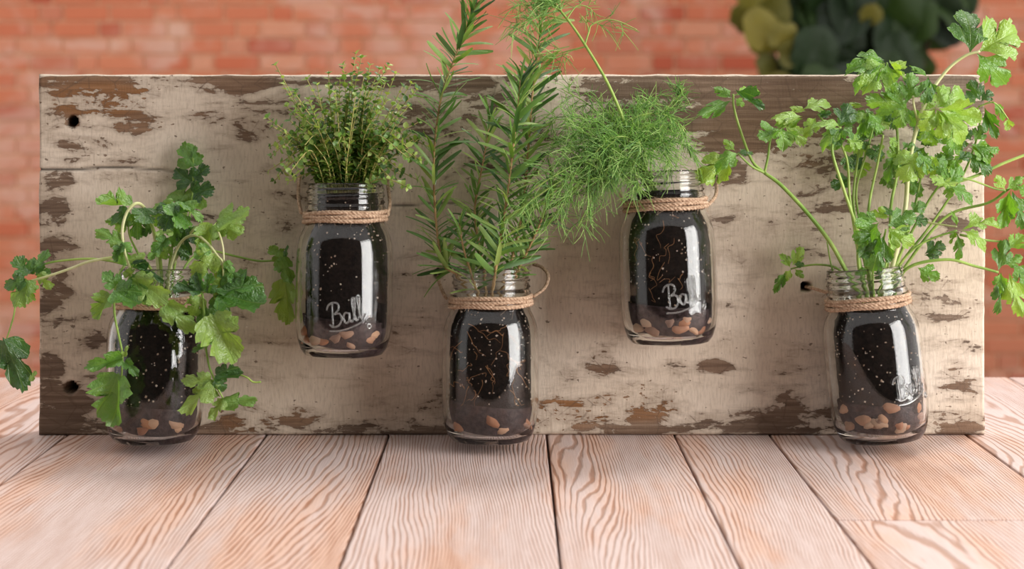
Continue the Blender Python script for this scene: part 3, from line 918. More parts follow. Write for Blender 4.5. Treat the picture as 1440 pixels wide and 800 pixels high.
for b, t, d0, dd, w, up in [
    # upright sprig against the board
    ((271, 236), (258, 199), -.017, .004, .85, .1), ((271, 222), (274, 204), -.017, 0, .6, 0), ((270, 258), (246, 236), -.016, .006, .9, .0), ((267, 288), (238, 262), -.016, .006, 1., 0), ((266, 295), (246, 288), -.016, .004, .9, 0),
    ((272, 250), (292, 234), -.018, -.004, .9, 0), ((270, 272), (299, 264), -.018, -.006, .95, 0), ((268, 284), (290, 291), -.018, -.006, .9, 0),
    # crown
    ((186, 292), (134, 279), -.07, -.012, .62, .45), ((182, 296), (156, 306), -.07, -.01, .8, .3), ((182, 304), (147, 311), -.066, 0, .5, .3), ((192, 299), (194, 338), -.06, .0, .75, .1), ((180, 300), (166, 328), -.062, 0, .7, .1),
    ((204, 292), (203, 315), -.078, -.01, 1.35, .3), ((244, 286), (210, 286), -.066, 0, .45, .5), ((242, 288), (230, 322), -.072, -.014, .85, .4), ((241, 285), (262, 322), -.074, -.014, .8, .4), ((256, 288), (286, 306), -.07, -.01, .62, .5),
    ((226, 292), (221, 324), -.062, 0, .7, 0), ((244, 326), (220, 322), -.078, -.008, .62, .4), ((236, 334), (214, 354), -.08, -.006, .8, .2), ((262, 318), (256, 366), -.06, 0, .6, 0), ((249, 318), (243, 348), -.058, 0, .8, 0),
    ((268, 318), (276, 345), -.058, 0, .8, 0), ((222, 352), (208, 364), -.07, -.006, .8, 0), ((232, 300), (250, 312), -.055, 0, .9, .2), ((214, 318), (198, 330), -.055, 0, .9, .1), ((252, 300), (268, 288), -.05, 0, .9, .1),
    ((238, 345), (226, 366), -.06, 0, .8, 0), ((252, 345), (262, 368), -.06, 0, .7, 0),
    # left arch
    ((174, 342), (135, 321), -.092, -.006, .5, .1), ((172, 340), (177, 375), -.093, 0, .7, .1), ((175, 344), (160, 368), -.093, -.004, .6, .1), ((184, 372), (230, 391), -.098, -.006, .28, .6), ((181, 366), (203, 360), -.096, -.006, .8, .2),
    ((186, 386), (214, 418), -.1, -.006, .72, .1), ((187, 390), (236, 428), -.102, -.006, .62, .1), ((188, 392), (206, 432), -.1, -.004, .6, .1), ((178, 378), (190, 396), -.096, 0, .8, .1),
    ((160, 410), (198, 426), -.104, -.008, .9, .35), ((164, 402), (148, 384), -.1, -.006, 1.0, .35), ((158, 414), (130, 448), -.1, -.004, .7, .1),
    ((174, 504), (118, 516), -.102, -.012, .42, .35), ((176, 506), (193, 528), -.104, -.006, .55, .1), ((176, 502), (178, 486), -.102, 0, .6, .1), ((172, 524), (152, 601), -.102, -.006, .78, .0),
    # far-left sprig
    ((46, 382), (64, 349), -.06, .004, .6, .1), ((54, 384), (68, 408), -.066, -.004, .6, .0), ((50, 380), (72, 384), -.06, 0, .7, .2), ((38, 391), (16, 431), -.074, -.006, .75, .0), ((38, 388), (22, 360), -.072, -.004, .85, .1),
    ((38, 392), (38, 428), -.07, 0, .8, 0), ((36, 392), (4, 404), -.076, -.006, .7, .1), ((42, 386), (44, 364), -.068, 0, .8, .1),
    ((5, 474), (34, 551), -.076, -.004, .55, .0), ((9, 488), (28, 544), -.07, 0, .5, 0), ((42, 536), (50, 522), -.076, 0, .5, 0),
    # right of the jar
    ((306, 311), (350, 300), -.07, -.012, .9, .25), ((308, 312), (338, 329), -.07, -.012, .85, .3), ((300, 314), (284, 358), -.074, -.004, .7, .0), ((300, 316), (308, 338), -.074, 0, .7, 0),
    ((302, 356), (270, 390), -.092, -.006, .8, .15), ((296, 350), (272, 362), -.09, -.006, .8, .3), ((318, 366), (330, 384), -.092, -.002, .6, .0), ((312, 372), (304, 396), -.09, 0, .8, 0), ((325, 384), (337, 405), -.092, 0, .7, .1), ((314, 376), (324, 400), -.09, 0, .8, 0),
    ((308, 414), (374, 424), -.094, -.008, 1.0, .12), ((310, 408), (356, 396), -.092, -.006, .7, .12), ((304, 414), (320, 448), -.092, -.004, .7, .2), ((298, 410), (340, 400), -.09, 0, .7, .1),
    ((284, 411), (242, 404), -.1, -.006, .62, .35), ((283, 410), (276, 382), -.1, -.002, .8, .05), ((285, 410), (298, 384), -.098, 0, .8, .2), ((290, 404), (318, 408), -.098, -.006, .45, .5), ((281, 416), (268, 448), -.1, 0, .75, .0),
    ((232, 426), (270, 470), -.104, -.006, .55, .1), ((296, 440), (330, 512), -.1, -.004, .72, .05), ((292, 430), (284, 490), -.098, 0, .5, .05), ((306, 440), (316, 470), -.096, 0, .5, .3), ((288, 486), (268, 494), -.104, 0, .45, .2),
    ((298, 534), (256, 537), -.102, -.008, .55, .15), ((297, 536), (250, 578), -.102, -.008, .52, .1), ((298, 532), (296, 562), -.1, 0, .7, .1), ((303, 530), (342, 524), -.1, -.006, .6, .15), ((306, 532), (316, 551), -.1, 0, .9, .1),
    ((316, 561), (290, 586), -.1, -.008, .55, .1), ((312, 566), (358, 557), -.1, -.006, .5, .1),
    # sprig by the thyme jar
    ((398, 364), (379, 346), -.02, -.002, .8, .0), ((400, 362), (402, 344), -.022, 0, .4, .2), ((394, 361), (410, 398), -.026, -.004, .62, .2), ((402, 390), (404, 458), -.016, .002, .5, .0)]:
    leaf(CILS, ci, b, t, d0, dd, w, up)

# ------------------------------------------------------------------ parsley
pa = empty('parsley', jpos('parsley', 0.12), 'tall leafy parsley plant with broad flat leaves and long bare stems', 'herb', 'herbs growing in the jars')
for pts, r0, r1, m in [
    ([(1215, 425, -.048), (1192, 385, -.05), (1170, 345, -.055), (1140, 305, -.055), (1100, 262, -.05), (1075, 243, -.048)], .0024, .0017, S_),
    ([(1075, 243, -.048), (1057, 225, -.048), (1040, 180, -.046), (1032, 150, -.045), (1031, 132, -.045)], .0015, .0010, S_),
    ([(1075, 243, -.048), (1056, 233, -.052), (1038, 216, -.058)], .0013, .0009, S_),
    ([(1075, 243, -.048), (1080, 220, -.05), (1083, 198, -.052), (1090, 180, -.055)], .0013, .0009, S_),
    ([(1188, 385, -.04), (1172, 375, -.03), (1150, 372, -.022), (1130, 374, -.02), (1112, 378, -.02)], .0012, .0008, S_),
    ([(1190, 400, -.035), (1172, 383, -.03), (1163, 340, -.03)], .0011, .0007, S_),
    ([(1222, 425, -.05), (1208, 375, -.055), (1205, 325, -.06), (1186, 265, -.065), (1170, 210, -.068), (1182, 178, -.07)], .0020, .0012, S_),
    ([(1222, 425, -.045), (1210, 375, -.05), (1203, 330, -.05), (1195, 280, -.05), (1188, 215, -.05), (1150, 160, -.05)], .0018, .0010, S_),
    ([(1228, 425, -.04), (1212, 350, -.04), (1200, 285, -.04), (1206, 225, -.04), (1212, 190, -.04)], .0015, .0009, S_),
    ([(1228, 425, -.045), (1214, 340, -.045), (1204, 272, -.045), (1216, 222, -.045), (1228, 180, -.045)], .0014, .0009, S_),
    ([(1230, 425, -.05), (1220, 360, -.055), (1222, 290, -.055), (1234, 230, -.055), (1242, 190, -.06)], .0017, .0010, S_),
    ([(1234, 425, -.045), (1250, 360, -.045), (1253, 290, -.045), (1262, 240, -.045), (1262, 190, -.045), (1256, 140, -.05), (1247, 88, -.055)], .0018, .0010, S_),
    ([(1238, 425, -.05), (1256, 370, -.06), (1272, 300, -.065), (1277, 245, -.065), (1283, 205, -.065), (1290, 178, -.065), (1294, 162, -.065), (1305, 138, -.065), (1315, 120, -.065), (1335, 95, -.065), (1358, 78, -.066), (1378, 72, -.068)], .0024, .0013, PS_),
    ([(1293, 163, -.065), (1304, 157, -.068), (1318, 150, -.072)], .0013, .0010, PS_),
    ([(1290, 170, -.065), (1285, 148, -.068), (1284, 135, -.07)], .0012, .0010, PS_),
    ([(1242, 425, -.045), (1262, 370, -.045), (1284, 300, -.04), (1296, 245, -.04), (1305, 215, -.04)], .0015, .0010, S_),
    ([(1242, 425, -.05), (1258, 375, -.05), (1296, 300, -.05), (1320, 262, -.05), (1350, 232, -.05)], .0016, .0009, S_),
    ([(1244, 425, -.04), (1266, 372, -.035), (1310, 315, -.03), (1352, 250, -.03), (1372, 200, -.035), (1380, 160, -.04)], .0015, .0009, S_),
    ([(1376, 150, -.045), (1394, 144, -.05), (1405, 150, -.05), (1418, 168, -.05)], .0009, .0006, S_),
    ([(1250, 425, -.05), (1275, 378, -.06), (1330, 365, -.068), (1370, 374, -.07), (1404, 383, -.072)], .0017, .0012, S_),
    ([(1246, 425, -.05), (1262, 378, -.058), (1285, 350, -.062), (1312, 335, -.065), (1346, 324, -.07)], .0013, .0009, S_),
    ([(1300, 312, -.055), (1325, 316, -.06), (1346, 319, -.066)], .0010, .0008, PS_),
    ([(1248, 425, -.04), (1275, 372, -.035), (1330, 305, -.03), (1390, 285, -.034), (1415, 268, -.04), (1445, 245, -.045)], .0016, .0012, S_),
    ([(1320, 262, -.045), (1365, 250, -.045), (1410, 230, -.045), (1446, 216, -.045)], .0016, .0013, S_),
    ([(1335, 248, -.05), (1365, 253, -.05), (1398, 265, -.05), (1414, 268, -.05)], .0010, .0008, S_),
    ([(1350, 330, -.066), (1382, 337, -.066), (1420, 341, -.066)], .0012, .0010, S_),
    ([(1228, 425, -.06), (1228, 380, -.07), (1240, 345, -.078), (1246, 322, -.08)], .0012, .0009, S_),
    ([(1232, 425, -.06), (1246, 370, -.066), (1254, 340, -.07), (1262, 320, -.07)], .0012, .0009, S_)]:
    stem(pa, pts, r0, r1, m)
PL = [
    # left long stem
    ((1030, 140), (982, 160), -.046, -.01, .42, .3), ((1030, 138), (1006, 118), -.045, .004, .6, .1), ((1031, 134), (1072, 121), -.045, .004, .4, .3), ((1034, 128), (1076, 153), -.05, -.012, .5, .5), ((1034, 138), (1048, 148), -.046, 0, .7, .1),
    ((1030, 216), (984, 253), -.058, -.008, .72, .2), ((1038, 214), (1008, 228), -.06, -.012, .8, .55), ((1036, 214), (1058, 211), -.058, -.004, .5, .5), ((1034, 212), (1018, 196), -.056, 0, .6, .1),
    ((1096, 180), (1068, 196), -.06, -.012, .8, .55), ((1100, 178), (1104, 207), -.06, -.014, 1.0, .5), ((1104, 176), (1134, 200), -.06, -.012, .7, .5),
    ((1130, 162), (1088, 158), -.052, -.008, .55, .5), ((1128, 153), (1168, 137), -.05, 0, .55, .55), ((1148, 164), (1133, 192), -.055, -.008, .62, .45), ((1134, 156), (1112, 148), -.048, 0, .5, .4), ((1148, 162), (1170, 158), -.05, 0, .5, .1), ((1130, 166), (1090, 176), -.05, 0, .5, .1),
    # upper left crown
    ((1182, 174), (1196, 145), -.072, .004, 1.0, .4), ((1182, 176), (1150, 166), -.072, -.008, .6, .55), ((1182, 178), (1154, 196), -.074, -.012, .7, .5), ((1184, 180), (1174, 204), -.074, -.01, .8, .4), ((1185, 178), (1202, 188), -.072, -.008, .8, .5),
    ((1190, 196), (1164, 204), -.064, 0, .6, .1), ((1190, 194), (1214, 206), -.064, 0, .8, .1), ((1208, 198), (1190, 212), -.06, 0, .8, .1),
    ((1220, 158), (1202, 170), -.058, 0, .9, .4), ((1222, 158), (1244, 182), -.06, -.006, .9, .35), ((1216, 150), (1194, 144), -.05, 0, .4, .3), ((1215, 170), (1204, 196), -.06, 0, .6, .2), ((1224, 166), (1210, 186), -.06, 0, .8, .3),
    ((1246, 84), (1194, 94), -.058, -.014, .62, .55), ((1246, 86), (1218, 124), -.06, -.016, .9, .5), ((1247, 87), (1258, 124), -.06, -.014, .62, .5), ((1249, 86), (1275, 110), -.058, -.01, .6, .5), ((1246, 84), (1222, 78), -.056, 0, .5, .5), ((1240, 88), (1200, 112), -.058, -.01, .7, .5),
    ((1272, 152), (1217, 138), -.066, .004, .62, .0), ((1270, 148), (1252, 112), -.064, .004, .8, .0), ((1274, 146), (1286, 98), -.064, .006, .66, .0), ((1274, 150), (1262, 180), -.064, 0, .9, .0), ((1276, 152), (1292, 178), -.064, 0, .8, 0),
    ((1306, 106), (1302, 146), -.075, -.004, .62, .25), ((1306, 108), (1284, 88), -.074, 0, .4, .4), ((1308, 112), (1316, 140), -.075, 0, .5, .3),
    # right lobes
    ((1318, 151), (1364, 124), -.074, .004, .75, .0), ((1318, 150), (1326, 118), -.074, .004, .7, .0), ((1318, 152), (1382, 168), -.076, 0, .62, .0), ((1318, 153), (1368, 196), -.076, -.002, .6, .0), ((1318, 153), (1328, 194), -.076, -.002, .72, .0), ((1316, 153), (1296, 184), -.074, 0, .8, .05),
    # top triple leaf
    ((1366, 74), (1366, 7), -.07, .006, .82, .0), ((1376, 72), (1437, 38), -.07, .004, .92, .0), ((1374, 75), (1420, 122), -.072, -.002, .68, .0),
    # right sprig
    ((1379, 142), (1364, 113), -.05, 0, .8, .0), ((1379, 142), (1396, 128), -.05, 0, .9, .0), ((1372, 146), (1360, 132), -.045, 0, .9, .4), ((1376, 150), (1366, 164), -.045, 0, 1., .4), ((1396, 141), (1418, 170), -.052, 0, .35, .0), ((1418, 166), (1416, 184), -.052, 0, .8, .2), ((1384, 150), (1402, 196), -.048, 0, .42, .1),
    ((1366, 202), (1406, 208), -.045, -.006, .7, .35), ((1364, 204), (1396, 226), -.045, -.006, .7, .2), ((1370, 198), (1386, 176), -.044, 0, .8, .2), ((1362, 214), (1398, 242), -.048, -.006, .7, .25), ((1360, 212), (1344, 228), -.046, 0, .8, .3), ((1366, 198), (1354, 180), -.044, 0, .8, .1),
    # middle
    ((1290, 212), (1272, 252), -.085, -.008, 1.05, .3), ((1292, 212), (1308, 244), -.085, -.008, .8, .35), ((1282, 212), (1262, 226), -.082, -.004, .7, .35), ((1262, 216), (1244, 256), -.078, 0, .5, .15), ((1268, 210), (1286, 200), -.07, 0, .7, .5), ((1250, 192), (1262, 206), -.066, 0, .8, .5),
    ((1318, 222), (1336, 232), -.07, 0, .9, .2), ((1318, 220), (1304, 234), -.07, 0, .9, .1), ((1346, 224), (1368, 216), -.06, 0, .7, .4), ((1346, 224), (1338, 238), -.06, 0, .8, .2),
    ((1332, 258), (1312, 246), -.065, -.004, .8, .25), ((1334, 260), (1373, 276), -.065, -.008, .62, .25), ((1336, 256), (1358, 236), -.062, 0, .8, .2), ((1332, 260), (1338, 280), -.062, 0, .8, .1), ((1330, 254), (1330, 236), -.06, 0, .8, .2),
    ((1352, 320), (1404, 308), -.072, -.008, .6, .35), ((1352, 322), (1392, 340), -.072, -.01, .6, .35), ((1346, 318), (1342, 296), -.07, 0, .4, .0), ((1346, 325), (1356, 369), -.072, 0, .35, .0), ((1344, 322), (1340, 344), -.07, 0, .4, 0),
    # right drooping cluster
    ((1404, 381), (1416, 336), -.074, 0, .6, .0), ((1408, 382), (1404, 414), -.076, -.004, .6, .0), ((1406, 384), (1414, 442), -.076, -.004, .36, .0), ((1420, 384), (1440, 446), -.076, -.004, .5, .0), ((1412, 372), (1440, 362), -.074, 0, .7, .1), ((1424, 370), (1446, 400), -.074, 0, .7, .1), ((1418, 350), (1440, 330), -.07, 0, .8, .1),
    ((1414, 267), (1402, 246), -.048, 0, .8, .0), ((1416, 266), (1440, 250), -.048, 0, .7, .0), ((1420, 268), (1408, 322), -.052, -.004, .5, .15), ((1424, 268), (1446, 322), -.052, -.004, .6, .15), ((1430, 262), (1452, 272), -.05, 0, .8, .1),
    # above the rim
    ((1236, 314), (1202, 342), -.085, -.004, .85, .0), ((1243, 330), (1226, 382), -.09, -.004, .8, .0), ((1236, 312), (1206, 302), -.082, 0, .6, .1), ((1240, 328), (1208, 362), -.088, -.002, .7, .0),
    ((1248, 317), (1290, 302), -.082, 0, .8, .0), ((1249, 321), (1288, 346), -.084, -.002, .75, .0), ((1250, 322), (1258, 352), -.082, 0, .7, .0), ((1252, 306), (1222, 300), -.06, 0, .6, .1), ((1256, 304), (1244, 288), -.06, 0, .7, .1), ((1282, 300), (1300, 282), -.06, 0, .8, .0), ((1284, 306), (1306, 314), -.06, 0, .8, 0),
    ((1300, 356), (1330, 342), -.055, 0, .8, .1), ((1300, 358), (1322, 362), -.055, 0, .7, .1), ((1290, 376), (1322, 392), -.08, -.006, .75, .05), ((1222, 378), (1202, 386), -.06, 0, .8, .1), ((1240, 375), (1232, 392), -.06, 0, .8, .0),
    # small left sprig near the rim
    ((1114, 374), (1132, 348), -.022, 0, .7, .0), ((1116, 372), (1132, 372), -.022, 0, .6, .0), ((1112, 376), (1098, 356), -.022, 0, .7, .1), ((1112, 378), (1104, 396), -.024, 0, .6, .0), ((1106, 382), (1088, 412), -.024, -.002, .42, .0), ((1118, 378), (1130, 392), -.022, 0, .6, 0)]
for b, t, d0, dd, w, up in PL:
    leaf(PARS, pa, b, t, d0, dd, w, up)
# fuller foliage behind the traced leaves
fr = random.Random(77)
for _ in range(58):
    x, y = fr.gauss(1290, 62), fr.gauss(205, 34)
    if not (1170 < x < 1400 and 140 < y < 285):
        continue
    a = fr.uniform(0, 2 * math.pi)
    l = fr.uniform(20, 34)
    leaf(PARS, pa, (x, y), (x + l * math.cos(a), y + abs(l * math.sin(a)) * fr.choice((1, 1, -1))), fr.uniform(-.05, -.018), fr.uniform(-.008, .004), fr.uniform(.65, 1.0), fr.uniform(0, .5))

# ------------------------------------------------------------------ thyme
th = empty('thyme', jpos('thyme', 0.148), 'bushy thyme plant with tiny oval leaves on wiry stems', 'herb', 'herbs growing in the jars')
tr = random.Random(21)
ov_v = [(0, 0, 0), (.32, .3, .09), (.34, .65, .06), (0, 1, -.08), (-.34, .65, .06), (-.32, .3, .09), (0, .5, -.02)]
ov_f = [(6, 0, 1), (6, 1, 2), (6, 2, 3), (6, 3, 4), (6, 4, 5), (6, 5, 0)]
TIPS = [(388, 92), (376, 166), (384, 178), (392, 206), (400, 232), (416, 128), (432, 112), (446, 120), (462, 104), (478, 112), (492, 128), (500, 76), (508, 82), (520, 92), (534, 98), (546, 92),
        (556, 104), (566, 122), (578, 118), (586, 126), (574, 150), (588, 172), (582, 196), (596, 190), (602, 206), (596, 232), (586, 252), (572, 262), (560, 236), (548, 262), (424, 182), (440, 158), (452, 142), (470, 150),
        (486, 172), (506, 146), (520, 128), (530, 156), (545, 140), (552, 176), (536, 196), (404, 150), (398, 118), (412, 204), (424, 232), (446, 212), (474, 204), (500, 204), (520, 222), (562, 206), (408, 170), (434, 140),
        (482, 92), (512, 108), (456, 182), (494, 106), (542, 116), (428, 204), (466, 230), (506, 236), (396, 190), (540, 228), (414, 246), (574, 222)]
for _ in range(52):
    a_ = tr.uniform(0.05, math.pi - .05)
    q_ = tr.uniform(.5, 1.0)
    TIPS.append((487 + 116 * q_ * math.cos(a_), 262 - 165 * q_ * math.sin(a_)))
for k, (tx, ty) in enumerate(TIPS):
    sx = 485 + (tx - 485) * 0.26 + tr.uniform(-12, 12)
    sx = max(446, min(526, sx))
    dep = tr.uniform(-.085, -.015) if ty > 130 else tr.uniform(-.07, -.02)
    mx, my = sx + (tx - sx) * tr.uniform(.25, .55), 262 + (ty - 262) * tr.uniform(.5, .72)
    if ty > 200:
        my = ty - tr.uniform(10, 34)
    pts = catmull([P(sx, 276, -.048), P(sx + (mx - sx) * .3, 262 + (my - 262) * .35, -.05 + (dep + .05) * .3), P(mx, my, -.05 + (dep + .05) * .7), P(tx, ty, dep)], 40)
    mb = MB()
    mb.tube(pts, 0.00075, 0.00042, 5)
    sp = obj('sprig', mb.mesh('sprig'), M['thystem'], th)
    lb = MB()
    ln = sum((b - a).length for a, b in zip(pts, pts[1:]))
    npair = max(5, int(ln / 0.0054))
    a0 = tr.uniform(0, 3)
    for j in range(npair):
        u = 0.12 + 0.88 * j / (npair - 1)
        i = min(int(u * 40), 39)
        p = pts[i].lerp(pts[i + 1], u * 40 - i) if u < 1 else pts[-1]
        tg = (pts[min(i + 1, 40)] - pts[max(i - 1, 0)]).normalized()
        n1 = tg.orthogonal().normalized()
        a0 += math.pi / 2 + tr.uniform(-.3, .3)
        for s in ((0, math.pi) if u < 0.97 else (0, 1.6, 3.14, 4.7)):
            if tr.random() < 0.08:
                continue
            side = Quaternion(tg, a0 + s) @ n1
            d = (side * 1.0 + tg * tr.uniform(.1, 1.0) + Vector((0, 0, .15))).normalized()
            L = tr.uniform(.0052, .0086) * (0.75 if u > .9 else 1)
            nn = (tg * .8 + Vector((tr.uniform(-.5, .5), -.4, .7)))
            nn = (nn - d * nn.dot(d)).normalized()
            xa = d.cross(nn)
            wv = L * tr.uniform(.85, 1.1)
            Mx = Matrix(((xa.x * wv, d.x * L, nn.x * L, p.x), (xa.y * wv, d.y * L, nn.y * L, p.y), (xa.z * wv, d.z * L, nn.z * L, p.z), (0, 0, 0, 1)))
            lb.add(ov_v, ov_f, Mx)
    obj('leaves', lb.mesh('leaves'), M['thy'], sp, kind='stuff')

# ------------------------------------------------------------------ rosemary
ro = empty('rosemary', jpos('rosemary', 0.122), 'tall rosemary plant with narrow needle leaves on woody stems', 'herb', 'herbs growing in the jars')
rr_ = random.Random(9)
def needle_mesh(bend, seed):
    v, f = [], []
    n = 7
    for i in range(n):
        t = i / (n - 1)
        w = 0.056 * max(math.sin(math.pi * min(0.06 + t * .93, 1.0)), 0.0) ** 0.28 + 0.003
        zz = -bend * t * t
        for s in (-1, 0, 1):
            v.append((s * w, t, zz + (0.018 if s == 0 else 0)))
    for i in range(n - 1):
        for s in (0, 1):
            a = i * 3 + s
            f.append((a, a + 1, a + 4, a + 3))
    me = mesh('needle_leaf', v, f)
    me.materials.append(M['ros'])
    return me
NEED = [needle_mesh(b, i) for i, b in enumerate((.08, .28, -.14, .5, .18))]
SPR = [  # stem points, needle pairs
    ([(668, 425, -.05), (645, 388, -.055), (624, 372, -.055), (614, 320, -.05), (610, 250, -.045), (612, 195, -.042), (621, 135, -.04), (638, 85, -.04), (655, 45, -.04), (669, 6, -.04)], 37, 1.0),
    ([(690, 425, -.06), (696, 385, -.075), (704, 335, -.08), (714, 270, -.08), (722, 205, -.078), (727, 160, -.075), (732, 110, -.07)], 30, 1.05),
    ([(698, 425, -.05), (718, 372, -.045), (734, 300, -.04), (742, 220, -.035), (748, 140, -.032), (756, 75, -.03), (764, 20, -.03), (768, -25, -.03)], 40, 1.0),
    ([(706, 425, -.05), (728, 380, -.06), (748, 340, -.065), (765, 300, -.065), (776, 258, -.06)], 14, .85),
    ([(684, 425, -.045), (680, 380, -.04), (672, 335, -.035), (668, 290, -.03), (680, 225, -.03), (690, 165, -.028)], 22, .9),
    ([(676, 425, -.06), (664, 388, -.07), (652, 350, -.072), (646, 315, -.07)], 9, .8)]
ncount = 0
spare = MB()
for pts, npair, sc in SPR:
    ps = catmull([P(*p) for p in pts], 60)
    mb = MB()
    mb.tube(ps, 0.0016, 0.0007, 6)
    sp = obj('sprig', mb.mesh('sprig'), M['rosstem'], ro)
    a0 = rr_.uniform(0, 3)
    for j in range(npair * 2):
        u = 0.16 + 0.84 * j / (npair * 2 - 1)
        i = min(int(u * 60), 59)
        p = ps[i].lerp(ps[i + 1], min(u * 60 - i, 1))
        tg = (ps[min(i + 1, 60)] - ps[max(i - 1, 0)]).normalized()
        n1 = tg.orthogonal().normalized()
        a0 += math.pi / 2 + rr_.uniform(-.35, .35)
        for s in ((0, math.pi) if u < .95 else (0, 2.1, 4.2)):
            side = Quaternion(tg, a0 + s + rr_.uniform(-.3, .3)) @ n1
            side.y *= 0.75
            lift = rr_.uniform(.35, 1.1) if u < .85 else rr_.uniform(.9, 2.2)
            d = (side + tg * lift).normalized()
            L = rr_.uniform(.021, .036) * sc * (0.8 if u > .9 else 1)
            if (p + d * L).y > -0.004:
                d.y = -abs(d.y) * .3
                d.normalize()
            nn = tg - d * tg.dot(d)
            nn = nn.normalized() if nn.length > 1e-3 else d.orthogonal()
            nn = nn * .6 + Vector((0, -.75, .25))
            nn = nn - d * nn.dot(d)
            nn = (Quaternion(d, rr_.uniform(-.9, .9)) @ nn).normalized()
            xa = d.cross(nn)
            wv = L * rr_.uniform(.9, 1.25)
            Mn = Matrix(((xa.x * wv, d.x * L, nn.x * L, p.x), (xa.y * wv, d.y * L, nn.y * L, p.y), (xa.z * wv, d.z * L, nn.z * L, p.z), (0, 0, 0, 1)))
            me = NEED[rr_.randrange(5)]
            if j % 2 or ncount >= 300:
                spare.add([v.co for v in me.vertices], [tuple(q.vertices) for q in me.polygons], Mn)
            else:
                o = bpy.data.objects.new('needle_leaf', me)
                link(o)
                o.matrix_basis = Mn
                o.parent = sp
                ncount += 1
obj('needle_leaves', spare.mesh('needle_leaves'), M['ros'], ro, kind='stuff')
# roots showing against the glass
W = JARW['rosemary']
for k in range(26):
    a, zz = -math.pi / 2 + rr_.uniform(-.85, .75), rr_.uniform(.05, .118)
    q = []
    da, dz = rr_.uniform(-.22, .22), rr_.uniform(-.01, .003)
    for i in range(7):
        a += da * .5 + rr_.uniform(-.09, .09)
        zz = min(max(zz + dz * .6 + rr_.uniform(-.004, .003), .036), .120)
        r = inner_r(zz) - 0.0034 + .0004 * math.sin(i * 2.0)
        q.append(W @ Vector((r * math.cos(a), r * math.sin(a), zz)))
    mb = MB()
    mb.tube(catmull(q, 20), rr_.uniform(.0003, .00055), .00018, 4)
    obj('root', mb.mesh('root'), M['root'], ro)

# ------------------------------------------------------------------ dill
di = empty('dill', jpos('dill', 0.138), 'feathery dill plant with thread-like fronds leaning towards the rosemary', 'herb', 'herbs growing in the jars')
dr = random.Random(4)
def thread(mb, p, d, L, r=0.00038):
    g = Vector((dr.uniform(-.3, .3), dr.uniform(-.25, .25), dr.uniform(-.5, .15))) * L
    mb.tube([p, p + d * L * .5 + g * .25, p + d * L + g], r, r * .55, 3, False)
def frond(pts, r0, nb, bl, fl, dens=4, start=.25):
    ps = catmull([P(*p) for p in pts], 40)
    mb = MB()
    mb.tube(ps, r0, r0 * .45, 6)
    st = obj('frond', mb.mesh('frond'), S_, di)
    tb = MB()
    for j in range(nb):
        u = start + (1 - start) * (j + dr.random() * .5) / nb
        i = min(int(u * 40), 39)
        p = ps[i]
        tg = (ps[i + 1] - ps[max(i - 1, 0)]).normalized()
        for s in (-1, 1):
            side = Quaternion(tg, dr.uniform(0, 6.28)) @ tg.orthogonal().normalized()
            side.y *= .6
            d = (side + tg * dr.uniform(.4, 1.1)).normalized()
            L = bl * dr.uniform(.6, 1.2) * (1.15 - .6 * u)
            g = Vector((0, 0, -.25 * L))
            q = [p, p + d * L * .5 + g * .2, p + d * L + g]
            if q[2].y > -.006:
                q[2].y = -.006 - dr.random() * .01
                q[1].y = min(q[1].y, -.006)
            tb.tube(q, r0 * .4, .0003, 4, False)
            for h in range(dens):
                w = (h + .6) / dens
                pp = q[0].lerp(q[1], w * 2) if w < .5 else q[1].lerp(q[2], w * 2 - 1)
                for s2 in (-1, 1):
                    dd = (d * dr.uniform(.3, 1.2) + Vector((dr.uniform(-1, 1), dr.uniform(-.7, .5), dr.uniform(-1, 1)))).normalized()
                    if pp.y + dd.y * fl > -.005:
                        dd.y = -abs(dd.y)
                    thread(tb, pp, dd, fl * dr.uniform(.5, 1.15))
    obj('threads', tb.mesh('threads'), M['dill'], st, kind='stuff')
B0 = (930, 290, -.048)
# the long bare stalk
frond([B0, (905, 240, -.052), (883, 184, -.058), (855, 118, -.06), (822, 62, -.06), (800, 30, -.058), (782, 8, -.055), (770, -6, -.055)], .0019, 9, .028, .02, 4, .80)
frond([(822, 64, -.06), (828, 45, -.06), (832, 35, -.06), (850, 28, -.06), (870, 30, -.062), (896, 42, -.064)], .0009, 3, .014, .016, 2, .4)
frond([(828, 48, -.06), (826, 35, -.06), (818, 22, -.06)], .0007, 1, .008, .01, 2, .6)
frond([(822, 66, -.06), (805, 70, -.056), (785, 76, -.05), (765, 86, -.05)], .0008, 4, .02, .018, 3, .4)
frond([(800, 30, -.058), (770, 22, -.055), (745, 28, -.055), (722, 36, -.055)], .0008, 6, .022, .020, 3, .2)
frond([(797, 26, -.058), (812, 8, -.055), (830, 12, -.055), (832, 22, -.055)], .0008, 3, .012, .012, 2, .3)
frond([(790, 15, -.058), (760, 2, -.058), (728, 8, -.06)], .0008, 6, .02, .02, 3, .2)
# arching frond to the right
frond([B0, (900, 230, -.05), (887, 180, -.05), (896, 164, -.05), (930, 160, -.05), (958, 178, -.052), (972, 222, -.055)], .0014, 14, .026, .017, 4, .45)
frond([B0, (915, 240, -.04), (925, 190, -.03), (945, 150, -.024), (962, 124, -.02)], .0012, 12, .024, .016, 4, .4)
frond([B0, (910, 245, -.05), (905, 200, -.035), (908, 160, -.03), (916, 135, -.024)], .0012, 10, .024, .015, 4, .4)
